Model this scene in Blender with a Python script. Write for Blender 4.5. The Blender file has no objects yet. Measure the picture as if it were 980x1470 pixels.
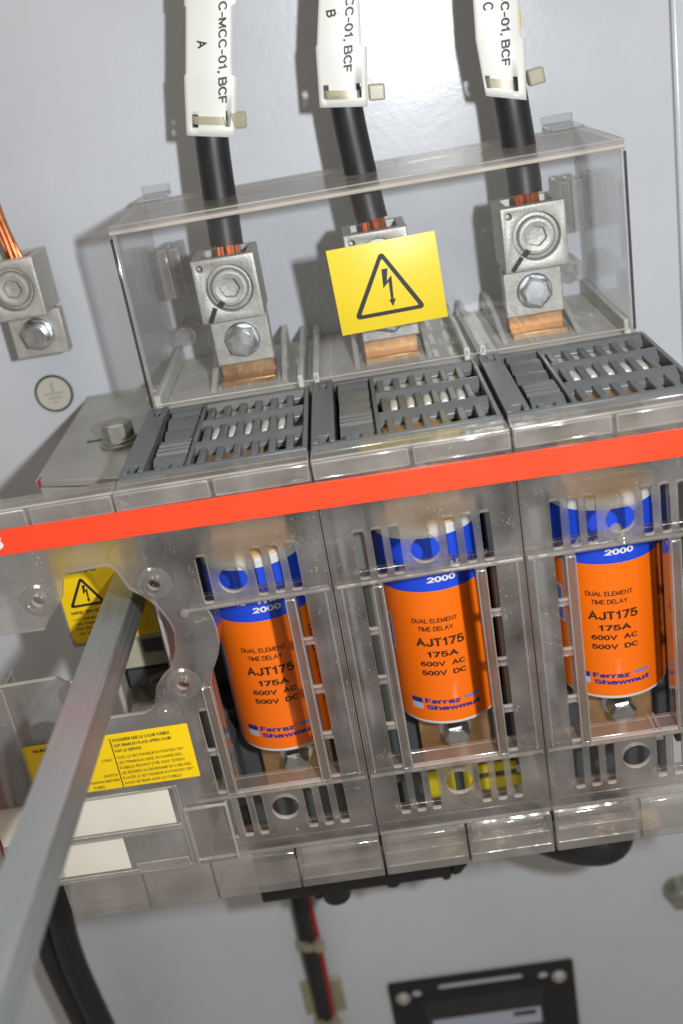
import bpy, bmesh, math, random
from mathutils import Vector, Matrix
random.seed(7)
S = 0.001                                   # all numbers below are millimetres
sc = bpy.context.scene
col = sc.collection

# ------------------------------------------------------------------ camera, light, exposure
cam_d = bpy.data.cameras.new('camera'); cam = bpy.data.objects.new('camera', cam_d); col.objects.link(cam)
CP = Vector((59.222, -341.183, 164.729))
RX = Vector((0.98658271, -0.01909149, -0.16214211))
RY = Vector((-0.15633793, -0.39663973, -0.90456364))
RZ = Vector((-0.04704254, 0.91777581, -0.39430262))
cam.matrix_world = Matrix(((RX.x, -RY.x, -RZ.x, CP.x * S), (RX.y, -RY.y, -RZ.y, CP.y * S),
                           (RX.z, -RY.z, -RZ.z, CP.z * S), (0, 0, 0, 1)))
cam_d.sensor_fit = 'VERTICAL'; cam_d.sensor_height = 36; cam_d.sensor_width = 24
cam_d.lens = 1562.34 / 1470 * 36
cam_d.clip_start = 0.01; cam_d.clip_end = 50
cam_d.dof.use_dof = True
cam_d.dof.focus_distance = (Vector((75, 20, -40)) - CP).dot(RZ) * S
cam_d.dof.aperture_fstop = 7.8
sc.camera = cam

w = bpy.data.worlds.new('World'); sc.world = w; w.use_nodes = True
bg = w.node_tree.nodes['Background']
bg.inputs[0].default_value = (1.0, 0.90, 0.76, 1); bg.inputs[1].default_value = 0.235

def area(name, loc, target, energy, sx, sy, color):
    l = bpy.data.lights.new(name, 'AREA'); l.shape = 'RECTANGLE'; l.size = sx * S; l.size_y = sy * S
    l.energy = energy; l.color = color
    o = bpy.data.objects.new(name, l); col.objects.link(o); o.location = Vector(loc) * S
    o.rotation_euler = (Vector(target) - Vector(loc)).to_track_quat('-Z', 'Y').to_euler()
    return o
area('flash_lamp', (143, -341, 176), (60, 120, -20), 2.3, 12, 20, (0.95, 0.98, 1.0))
area('overhead_fill', (-200, -700, 1900), (60, 100, 0), 8.0, 1200, 300, (1.0, 0.90, 0.78))  # unseen overhead fill, added for a soft gradient and brighter top faces

sc.view_settings.view_transform = 'Standard'; sc.view_settings.look = 'None'
sc.view_settings.exposure = 0.0; sc.view_settings.gamma = 1.0
sc.view_settings.use_curve_mapping = False
sc.render.engine = 'CYCLES'
cy = sc.cycles
cy.use_denoising = True
cy.max_bounces = 14; cy.transparent_max_bounces = 40; cy.transmission_bounces = 10
cy.glossy_bounces = 5; cy.diffuse_bounces = 4
cy.caustics_reflective = False; cy.caustics_refractive = False
cy.sample_clamp_indirect = 4.0

# ------------------------------------------------------------------ materials
MAT = {}
def lin(r, g, b):
    f = lambda c: (c / 255 / 12.92) if c / 255 <= 0.04045 else ((c / 255 + 0.055) / 1.055) ** 2.4
    return (f(r), f(g), f(b), 1)
def pmat(name, c, rough=0.5, metal=0.0, var=0.0, vscale=60, bump=0.0, bscale=400, spec=0.5, c2=None, coat=0.0, rvar=0.0, stretch=None):
    m = bpy.data.materials.new(name); m.use_nodes = True; nt = m.node_tree; N = nt.nodes; L = nt.links
    b = N['Principled BSDF']
    b.inputs['Base Color'].default_value = c; b.inputs['Roughness'].default_value = rough
    b.inputs['Metallic'].default_value = metal; b.inputs['Specular IOR Level'].default_value = spec
    b.inputs['Coat Weight'].default_value = coat
    tc = N.new('ShaderNodeTexCoord'); vec = tc.outputs['Object']
    if stretch:
        mp = N.new('ShaderNodeMapping'); mp.inputs['Scale'].default_value = stretch
        L.new(vec, mp.inputs['Vector']); vec = mp.outputs[0]
    if var or c2 or rvar:
        n = N.new('ShaderNodeTexNoise'); n.inputs['Scale'].default_value = vscale; n.inputs['Detail'].default_value = 6
        n.inputs['Roughness'].default_value = 0.65
        L.new(vec, n.inputs['Vector'])
        if var or c2:
            cr = N.new('ShaderNodeValToRGB')
            cr.color_ramp.elements[0].position = 0.35; cr.color_ramp.elements[1].position = 0.68
            a = c2 or tuple(max(0, x * (1 - var)) for x in c[:3]) + (1,)
            cr.color_ramp.elements[0].color = a
            cr.color_ramp.elements[1].color = c if c2 else tuple(min(1, x * (1 + var * .5)) for x in c[:3]) + (1,)
            L.new(n.outputs[0], cr.inputs[0]); L.new(cr.outputs[0], b.inputs['Base Color'])
        if rvar:
            mr = N.new('ShaderNodeMapRange'); mr.inputs[3].default_value = max(0.02, rough - rvar); mr.inputs[4].default_value = rough + rvar
            mr.inputs[1].default_value = 0.3; mr.inputs[2].default_value = 0.7
            L.new(n.outputs[0], mr.inputs[0]); L.new(mr.outputs[0], b.inputs['Roughness'])
    if bump:
        n2 = N.new('ShaderNodeTexNoise'); n2.inputs['Scale'].default_value = bscale; n2.inputs['Detail'].default_value = 3
        L.new(vec, n2.inputs['Vector'])
        bp = N.new('ShaderNodeBump'); bp.inputs['Strength'].default_value = bump; bp.inputs['Distance'].default_value = 0.0004
        L.new(n2.outputs[0], bp.inputs['Height']); L.new(bp.outputs[0], b.inputs['Normal'])
    MAT[name] = m
    return m

def clear(name, haze=0.1, hcol=(0.6, 0.57, 0.54), tint=(0.93, 0.92, 0.91), rough=0.06, frost=0.0, frough=0.3, dust=0.0, f0=0.04, mott=0.0, fmax=0.75, cloudy_sheen=0.25, scr=0.0):
    """moulded clear plastic: see-through, a little milky, with a glossy skin and fine dust; frost blurs what lies behind"""
    m = bpy.data.materials.new(name); m.use_nodes = True; nt = m.node_tree; N = nt.nodes; L = nt.links
    N.clear()
    out = N.new('ShaderNodeOutputMaterial')
    tr = N.new('ShaderNodeBsdfTransparent'); tr.inputs[0].default_value = tint + (1,)
    body = tr.outputs[0]
    tc = N.new('ShaderNodeTexCoord')
    if frost:
        rf = N.new('ShaderNodeBsdfRefraction'); rf.inputs['Roughness'].default_value = frough; rf.inputs['IOR'].default_value = 1.12
        rf.inputs[0].default_value = tint + (1,)
        mx = N.new('ShaderNodeMixShader'); mx.inputs[0].default_value = frost
        L.new(body, mx.inputs[1]); L.new(rf.outputs[0], mx.inputs[2]); body = mx.outputs[0]
    df = N.new('ShaderNodeBsdfDiffuse'); df.inputs[0].default_value = hcol + (1,)
    tl = N.new('ShaderNodeBsdfTranslucent'); tl.inputs[0].default_value = hcol + (1,)
    dm = N.new('ShaderNodeMixShader'); dm.inputs[0].default_value = 0.45
    L.new(df.outputs[0], dm.inputs[1]); L.new(tl.outputs[0], dm.inputs[2])
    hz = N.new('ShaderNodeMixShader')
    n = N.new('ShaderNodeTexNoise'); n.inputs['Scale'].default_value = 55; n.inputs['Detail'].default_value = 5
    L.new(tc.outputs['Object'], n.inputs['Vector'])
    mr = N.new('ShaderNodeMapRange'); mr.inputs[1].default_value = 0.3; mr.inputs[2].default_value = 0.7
    mr.inputs[3].default_value = haze * (1 - cloudy_sheen); mr.inputs[4].default_value = haze * (1 + cloudy_sheen)  # uneven haze paints cloudy reflections into the plastic
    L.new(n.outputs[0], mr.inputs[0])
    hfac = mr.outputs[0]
    if dust:
        v = N.new('ShaderNodeTexVoronoi'); v.inputs['Scale'].default_value = 760
        L.new(tc.outputs['Object'], v.inputs['Vector'])
        v2 = N.new('ShaderNodeTexNoise'); v2.inputs['Scale'].default_value = 190; v2.inputs['Detail'].default_value = 3
        L.new(tc.outputs['Object'], v2.inputs['Vector'])
        th = N.new('ShaderNodeMapRange'); th.inputs[1].default_value = 0.44; th.inputs[2].default_value = 0.72
        th.inputs[3].default_value = 0.0; th.inputs[4].default_value = 0.27
        L.new(v2.outputs[0], th.inputs[0])
        lt = N.new('ShaderNodeMath'); lt.operation = 'LESS_THAN'
        L.new(v.outputs['Distance'], lt.inputs[0]); L.new(th.outputs[0], lt.inputs[1])
        ml = N.new('ShaderNodeMath'); ml.operation = 'MULTIPLY'; ml.inputs[1].default_value = dust
        L.new(lt.outputs[0], ml.inputs[0])
        ad = N.new('ShaderNodeMath'); ad.operation = 'ADD'; ad.use_clamp = True
        L.new(hfac, ad.inputs[0]); L.new(ml.outputs[0], ad.inputs[1]); hfac = ad.outputs[0]
    if scr:
        mp = N.new('ShaderNodeMapping'); mp.inputs['Rotation'].default_value = (0.3, 0.9, 0.5); mp.inputs['Scale'].default_value = (1, 1, 3.5)
        L.new(tc.outputs['Object'], mp.inputs['Vector'])
        ns = N.new('ShaderNodeTexNoise'); ns.inputs['Scale'].default_value = 38; ns.inputs['Detail'].default_value = 1
        L.new(mp.outputs[0], ns.inputs['Vector'])
        cp = N.new('ShaderNodeMath'); cp.operation = 'COMPARE'; cp.inputs[1].default_value = 0.5; cp.inputs[2].default_value = 0.0028
        L.new(ns.outputs[0], cp.inputs[0])
        nm = N.new('ShaderNodeTexNoise'); nm.inputs['Scale'].default_value = 60; L.new(tc.outputs['Object'], nm.inputs['Vector'])
        gt = N.new('ShaderNodeMath'); gt.operation = 'GREATER_THAN'; gt.inputs[1].default_value = 0.55; L.new(nm.outputs[0], gt.inputs[0])
        m1 = N.new('ShaderNodeMath'); m1.operation = 'MULTIPLY'; L.new(cp.outputs[0], m1.inputs[0]); L.new(gt.outputs[0], m1.inputs[1])
        m2 = N.new('ShaderNodeMath'); m2.operation = 'MULTIPLY_ADD'; m2.use_clamp = True; m2.inputs[1].default_value = scr
        L.new(m1.outputs[0], m2.inputs[0]); L.new(hfac, m2.inputs[2]); hfac = m2.outputs[0]
    L.new(hfac, hz.inputs[0]); L.new(body, hz.inputs[1]); L.new(dm.outputs[0], hz.inputs[2])
    gl = N.new('ShaderNodeBsdfGlossy'); gl.inputs['Roughness'].default_value = rough
    lw = N.new('ShaderNodeLayerWeight'); lw.inputs[0].default_value = 0.5
    pw = N.new('ShaderNodeMath'); pw.operation = 'POWER'; pw.inputs[1].default_value = 4.0
    L.new(lw.outputs['Facing'], pw.inputs[0])
    mf = N.new('ShaderNodeMapRange'); mf.inputs[3].default_value = f0; mf.inputs[4].default_value = fmax
    L.new(pw.outputs[0], mf.inputs[0])
    fin = N.new('ShaderNodeMixShader'); L.new(mf.outputs[0], fin.inputs[0])
    L.new(hz.outputs[0], fin.inputs[1]); L.new(gl.outputs[0], fin.inputs[2])
    L.new(fin.outputs[0], out.inputs[0])
    if mott:
        bp = N.new('ShaderNodeBump'); bp.inputs['Strength'].default_value = mott; bp.inputs['Distance'].default_value = 0.0006
        nb = N.new('ShaderNodeTexNoise'); nb.inputs['Scale'].default_value = 90; L.new(tc.outputs['Object'], nb.inputs['Vector'])
        L.new(nb.outputs[0], bp.inputs['Height']); L.new(bp.outputs[0], gl.inputs['Normal'])
    MAT[name] = m
    return m

pmat('paint', (0.585, 0.605, 0.645, 1), 0.235, bump=0.16, bscale=300, var=0.05, vscale=9, spec=0.5, rvar=0.05)
clear('cover_plastic', haze=0.12, hcol=(0.78, 0.735, 0.70), tint=(0.985, 0.975, 0.965), frost=0.36, frough=0.28, dust=0.5, cloudy_sheen=0.65, scr=0.16, mott=0.3, rough=0.14, f0=0.055)
clear('rib_plastic', haze=0.035, hcol=(0.6, 0.56, 0.52), tint=(0.96, 0.95, 0.94), frost=0.10, frough=0.2, dust=0.3, mott=0.4, rough=0.08)
clear('shelf_plastic', haze=0.20, hcol=(0.62, 0.54, 0.48), tint=(0.95, 0.93, 0.91), rough=0.15, dust=0.2)
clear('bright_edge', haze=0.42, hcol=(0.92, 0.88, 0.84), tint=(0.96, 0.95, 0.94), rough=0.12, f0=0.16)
clear('boss_plastic', haze=0.12, hcol=(0.8, 0.76, 0.72), tint=(0.95, 0.94, 0.93), rough=0.14, f0=0.22, mott=0.8)
clear('cut_edge', haze=0.72, hcol=(0.92, 0.84, 0.76), tint=(0.9, 0.88, 0.86), rough=0.18, f0=0.10)
clear('rail_plastic', cloudy_sheen=0.6, scr=0.15, haze=0.21, hcol=(0.72, 0.68, 0.64), tint=(0.93, 0.92, 0.90), rough=0.12, f0=0.09, mott=0.8)
clear('shroud_plastic', cloudy_sheen=0.6, scr=0.12, haze=0.022, hcol=(0.6, 0.6, 0.62), tint=(0.985, 0.988, 0.99), rough=0.04, dust=0.25, mott=0.15)
clear('dark_edge', haze=0.35, hcol=(0.10, 0.09, 0.10), tint=(0.62, 0.60, 0.63), rough=0.10)
clear('shroud_rim', cloudy_sheen=0.5, scr=0.1, haze=0.26, hcol=(0.72, 0.70, 0.67), tint=(0.93, 0.92, 0.91), rough=0.10, mott=0.4, fmax=0.22)
clear('tie_nylon', haze=0.62, hcol=(0.62, 0.58, 0.43), tint=(0.9, 0.88, 0.75), rough=0.25)
pmat('red_tape', (0.86, 0.062, 0.022, 1), 0.30, var=0.05, vscale=25, bump=0.05, bscale=140, rvar=0.08)
pmat('logo_white', (0.75, 0.72, 0.70, 1), 0.45)
pmat('vent_grey', (0.118, 0.125, 0.13, 1), 0.34, var=0.12, vscale=200, bump=0.12, bscale=1500)
pmat('body_grey', (0.14, 0.142, 0.132, 1), 0.5, var=0.1, vscale=40)
pmat('terminal_grey', (0.58, 0.57, 0.52, 1), 0.5, var=0.15, vscale=50)
pmat('black_plastic', (0.012, 0.012, 0.013, 1), 0.42, var=0.2, vscale=80)
pmat('dark_plastic', (0.06, 0.064, 0.068, 1), 0.45, var=0.2, vscale=80)
pmat('cable_black', (0.016, 0.016, 0.018, 1), 0.46, var=0.35, vscale=90, bump=0.06, bscale=500, stretch=(6, 6, 0.6))
pmat('cable_red', (0.35, 0.012, 0.018, 1), 0.4)
pmat('tag_white', (0.72, 0.72, 0.68, 1), 0.40, var=0.05, vscale=40)
pmat('ink_black', (0.012, 0.012, 0.014, 1), 0.5)
pmat('ink_faded', (0.30, 0.30, 0.30, 1), 0.5)
pmat('marker_ink', (0.006, 0.006, 0.022, 1), 0.35)
pmat('yellow_vinyl', (0.80, 0.60, 0.028, 1), 0.40, var=0.03, vscale=30)
pmat('yellow_label', (0.90, 0.60, 0.004, 1), 0.42, var=0.04, vscale=40)
pmat('cream_paper', (0.74, 0.69, 0.60, 1), 0.6, var=0.05, vscale=45, bump=0.1, bscale=700)
pmat('fuse_orange', (0.95, 0.165, 0.003, 1), 0.30, var=0.04, vscale=30, coat=0.25)
pmat('fuse_blue', (0.014, 0.066, 0.62, 1), 0.30, var=0.03, vscale=30, coat=0.25)
pmat('fuse_rim', (0.66, 0.65, 0.61, 1), 0.5, var=0.1, vscale=120)
pmat('fuse_ink', (0.035, 0.016, 0.006, 1), 0.5)
pmat('logo_blue', (0.02, 0.03, 0.22, 1), 0.4)
pmat('logo_lightblue', (0.16, 0.20, 0.45, 1), 0.4)
pmat('logo_silver', (0.45, 0.48, 0.58, 1), 0.4)
pmat('copper_strand', (0.78, 0.27, 0.11, 1), 0.30, metal=1.0, var=0.25, vscale=300)
pmat('copper_plate', (0.62, 0.42, 0.22, 1), 0.40, metal=0.8, c2=(0.38, 0.20, 0.09, 1), vscale=48, bump=0.06, bscale=500, rvar=0.1)
pmat('blade_bronze', (0.66, 0.47, 0.27, 1), 0.45, metal=0.6, c2=(0.36, 0.22, 0.11, 1), vscale=70, bump=0.15, bscale=300)
pmat('lug_tin', (0.52, 0.505, 0.46, 1), 0.5, metal=0.5, var=0.16, vscale=180, bump=0.35, bscale=900, rvar=0.08)
pmat('zinc', (0.74, 0.76, 0.78, 1), 0.33, metal=1.0, var=0.2, vscale=160, bump=0.12, bscale=300, rvar=0.08)
pmat('shaft_steel', (0.50, 0.54, 0.55, 1), 0.37, metal=0.85, var=0.06, vscale=30, bump=0.06, bscale=300, rvar=0.10, stretch=(14, 0.6, 14))
pmat('bracket_steel', (0.50, 0.49, 0.46, 1), 0.45, metal=0.6, var=0.10, vscale=40, bump=0.05, bscale=400)
pmat('sticker_cream', (0.55, 0.52, 0.45, 1), 0.5)
pmat('ceramic_white', (0.50, 0.50, 0.47, 1), 0.35, var=0.05, vscale=80)
pmat('screen_grey', (0.028, 0.028, 0.03, 1), 0.35)
pmat('marker_yellow', (0.52, 0.40, 0.012, 1), 0.5, var=0.1, vscale=60)
pmat('bolt_dull', (0.40, 0.40, 0.36, 1), 0.42, metal=0.8, var=0.2, vscale=150)
pmat('cap_tan', (0.80, 0.50, 0.22, 1), 0.5, var=0.1, vscale=90)
pmat('mech_beige', (0.42, 0.38, 0.30, 1), 0.5, var=0.1, vscale=60)

# ------------------------------------------------------------------ mesh helpers
class MB:
    def __init__(s): s.v = []; s.f = []; s.m = []
    def add(s, vs, fs, mi=0, xf=None):
        o = len(s.v)
        s.v += [tuple(xf @ Vector(p)) if xf else tuple(p) for p in vs]
        s.f += [tuple(i + o for i in f) for f in fs]; s.m += [mi] * len(fs)
    def box(s, x0, x1, y0, y1, z0, z1, mi=0, xf=None):
        vs = [(x, y, z) for x in (x0, x1) for y in (y0, y1) for z in (z0, z1)]
        s.add(vs, [(0, 1, 3, 2), (4, 6, 7, 5), (0, 4, 5, 1), (2, 3, 7, 6), (0, 2, 6, 4), (1, 5, 7, 3)], mi, xf)
    def cyl(s, p0, p1, r0, r1=None, n=24, mi=0, caps=True, ph=0.0, xf=None):
        r1 = r0 if r1 is None else r1
        p0 = Vector(p0); p1 = Vector(p1); d = (p1 - p0).normalized()
        a = d.orthogonal().normalized(); b = d.cross(a)
        vs = []
        for p, r in ((p0, r0), (p1, r1)):
            for i in range(n):
                t = 2 * math.pi * i / n + ph
                vs.append(p + a * (r * math.cos(t)) + b * (r * math.sin(t)))
        fs = [(i, (i + 1) % n, n + (i + 1) % n, n + i) for i in range(n)]
        if caps: fs += [tuple(range(n - 1, -1, -1)), tuple(range(n, 2 * n))]
        s.add(vs, fs, mi, xf)
    def lathe(s, prof, c, axis='Y', n=32, mi=0, closed=False, xf=None):
        """prof: (radius, offset along axis) pairs"""
        vs = []
        for r, h in prof:
            for i in range(n):
                t = 2 * math.pi * i / n
                if axis == 'Y': vs.append((c[0] + r * math.cos(t), c[1] + h, c[2] + r * math.sin(t)))
                else: vs.append((c[0] + r * math.cos(t), c[1] + r * math.sin(t), c[2] + h))
        k = len(prof); fs = []
        flip = axis == 'Y'
        for j in range(k if closed else k - 1):
            j2 = (j + 1) % k
            for i in range(n):
                q = (j * n + i, j * n + (i + 1) % n, j2 * n + (i + 1) % n, j2 * n + i)
                fs.append(q[::-1] if flip else q)
        if not closed:
            for j in (0, k - 1):
                if prof[j][0] > 1e-6: fs.append(tuple(j * n + i for i in range(n)))
        s.add(vs, fs, mi, xf)
    def prism(s, poly, y0, y1, plane='XZ', mi=0, xf=None):
        n = len(poly)
        if plane == 'XZ': vs = [(a, y0, b) for a, b in poly] + [(a, y1, b) for a, b in poly]
        elif plane == 'XY': vs = [(a, b, y0) for a, b in poly] + [(a, b, y1) for a, b in poly]
        else: vs = [(y0, a, b) for a, b in poly] + [(y1, a, b) for a, b in poly]
        fs = [tuple(range(n)), tuple(range(2 * n - 1, n - 1, -1))]
        fs += [(i, n + i, n + (i + 1) % n, (i + 1) % n) for i in range(n)]
        s.add(vs, fs, mi, xf)
    def tube(s, path, r, n=20, mi=0, caps=True, steps=6):
        P = smooth(path, steps) if steps > 1 else [Vector(p) for p in path]
        R = r if callable(r) else (lambda t: r)
        vs = []; a = None
        for i, p in enumerate(P):
            d = (P[min(i + 1, len(P) - 1)] - P[max(i - 1, 0)]).normalized()
            if a is None: a = d.orthogonal().normalized()
            a = (a - d * a.dot(d)).normalized(); b = d.cross(a)
            rr = R(i / (len(P) - 1))
            for k in range(n):
                t = 2 * math.pi * k / n
                vs.append(p + a * (rr * math.cos(t)) + b * (rr * math.sin(t)))
        fs = []
        for i in range(len(P) - 1):
            for k in range(n):
                fs.append((i * n + k, i * n + (k + 1) % n, (i + 1) * n + (k + 1) % n, (i + 1) * n + k))
        if caps:
            fs.append(tuple(range(n - 1, -1, -1))); m = (len(P) - 1) * n
            fs.append(tuple(range(m, m + n)))
        s.add(vs, fs, mi)
    def build(s, name, mats, parent=None, bevel=0, seg=2, smooth_ang=35, fix=True):
        me = bpy.data.meshes.new(name)
        me.from_pydata([(a * S, b * S, c * S) for a, b, c in s.v], [], s.f)
        if isinstance(mats, str): mats = [mats]
        for k in mats: me.materials.append(MAT[k])
        for p, mi in zip(me.polygons, s.m): p.material_index = mi
        o = link(name, me, parent, bevel, seg, smooth_ang, fix)
        if bevel and len(mats) == 2 and mats[1] == 'bright_edge': o.modifiers['bevel'].material = 1      # pale bevels, edge highlights painted into the colour
        return o

def link(name, me, parent=None, bevel=0, seg=2, smooth_ang=35, fix=True):
    if fix:
        bm = bmesh.new(); bm.from_mesh(me); bmesh.ops.recalc_face_normals(bm, faces=bm.faces); bm.to_mesh(me); bm.free()
    for p in me.polygons: p.use_smooth = True
    me.set_sharp_from_angle(angle=math.radians(smooth_ang))
    o = bpy.data.objects.new(name, me); col.objects.link(o)
    if parent: o.parent = parent; o.matrix_parent_inverse = parent.matrix_basis.inverted()
    if bevel:
        b = o.modifiers.new('bevel', 'BEVEL'); b.width = bevel * S; b.segments = seg; b.limit_method = 'ANGLE'
        b.angle_limit = math.radians(40); b.harden_normals = False
    return o

def smooth(path, steps):
    P = [Vector(p) for p in path]
    P = [P[0] * 2 - P[1]] + P + [P[-1] * 2 - P[-2]]
    out = []
    for i in range(1, len(P) - 2):
        for k in range(steps):
            t = k / steps; a, b, c, d = P[i - 1], P[i], P[i + 1], P[i + 2]
            out.append(0.5 * ((2 * b) + (c - a) * t + (2 * a - 5 * b + 4 * c - d) * t * t + (3 * b - a - 3 * c + d) * t ** 3))
    out.append(P[-2])
    return out

def thing(name, label, cat, loc=(0, 0, 0), group=None):
    o = bpy.data.objects.new(name, None); col.objects.link(o); o.location = Vector(loc) * S
    o.empty_display_size = 0.01
    bpy.context.view_layer.update()
    return tag(o, label, cat, group)
def tag(o, label, cat, group=None):
    o['label'] = label; o['category'] = cat
    if group: o['group'] = group
    return o

def rrect(x0, x1, z0, z1, r, n=4):
    r = min(r, (x1 - x0) / 2 - .001, (z1 - z0) / 2 - .001); out = []
    for cx, cz, a0 in ((x1 - r, z1 - r, 0), (x0 + r, z1 - r, 90), (x0 + r, z0 + r, 180), (x1 - r, z0 + r, 270)):
        for k in range(n + 1):
            a = math.radians(a0 + 90 * k / n); out.append((cx + r * math.cos(a), cz + r * math.sin(a)))
    return out
def circ(cx, cz, r, n=36, sz=1.0):
    return [(cx + r * math.cos(2 * math.pi * i / n), cz + r * sz * math.sin(2 * math.pi * i / n)) for i in range(n)]

def plate(name, outer, holes, y, th, mats, parent=None, bev=0.25, edge=True, xf=None):
    """sheet in the XZ plane, its front face at y, th thick towards the wall, cut through by holes"""
    cu = bpy.data.curves.new(name, 'CURVE'); cu.dimensions = '2D'; cu.fill_mode = 'BOTH'
    for poly in [outer] + list(holes):
        sp = cu.splines.new('POLY'); sp.points.add(len(poly) - 1)
        for p, (a, b) in zip(sp.points, poly): p.co = (a * S, b * S, 0, 1)
        sp.use_cyclic_u = True
    cu.extrude = (th / 2 - bev) * S
    if bev: cu.bevel_depth = bev * S; cu.bevel_resolution = 1; cu.offset = -bev * S
    t = bpy.data.objects.new('tmp', cu); col.objects.link(t)
    bpy.context.view_layer.update()
    me = bpy.data.meshes.new_from_object(t.evaluated_get(bpy.context.evaluated_depsgraph_get()))
    bpy.data.objects.remove(t); bpy.data.curves.remove(cu)
    yc = (y + th / 2) * S
    for v in me.vertices:
        c = Vector((v.co.x, yc - v.co.z, v.co.y)); v.co = (xf @ (c / S)) * S if xf else c
    me.update()
    me.materials.clear()
    if isinstance(mats, str): mats = [mats]
    for k in mats: me.materials.append(MAT[k])
    for p in me.polygons:
        p.material_index = 1 if (len(mats) > 1 and abs(p.normal.y) < 0.85) else 0
    bm = bmesh.new(); bm.from_mesh(me); bmesh.ops.remove_doubles(bm, verts=bm.verts, dist=1e-7); bm.to_mesh(me); bm.free()
    me.name = name
    return link(name, me, parent, smooth_ang=30, fix=False)

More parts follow.
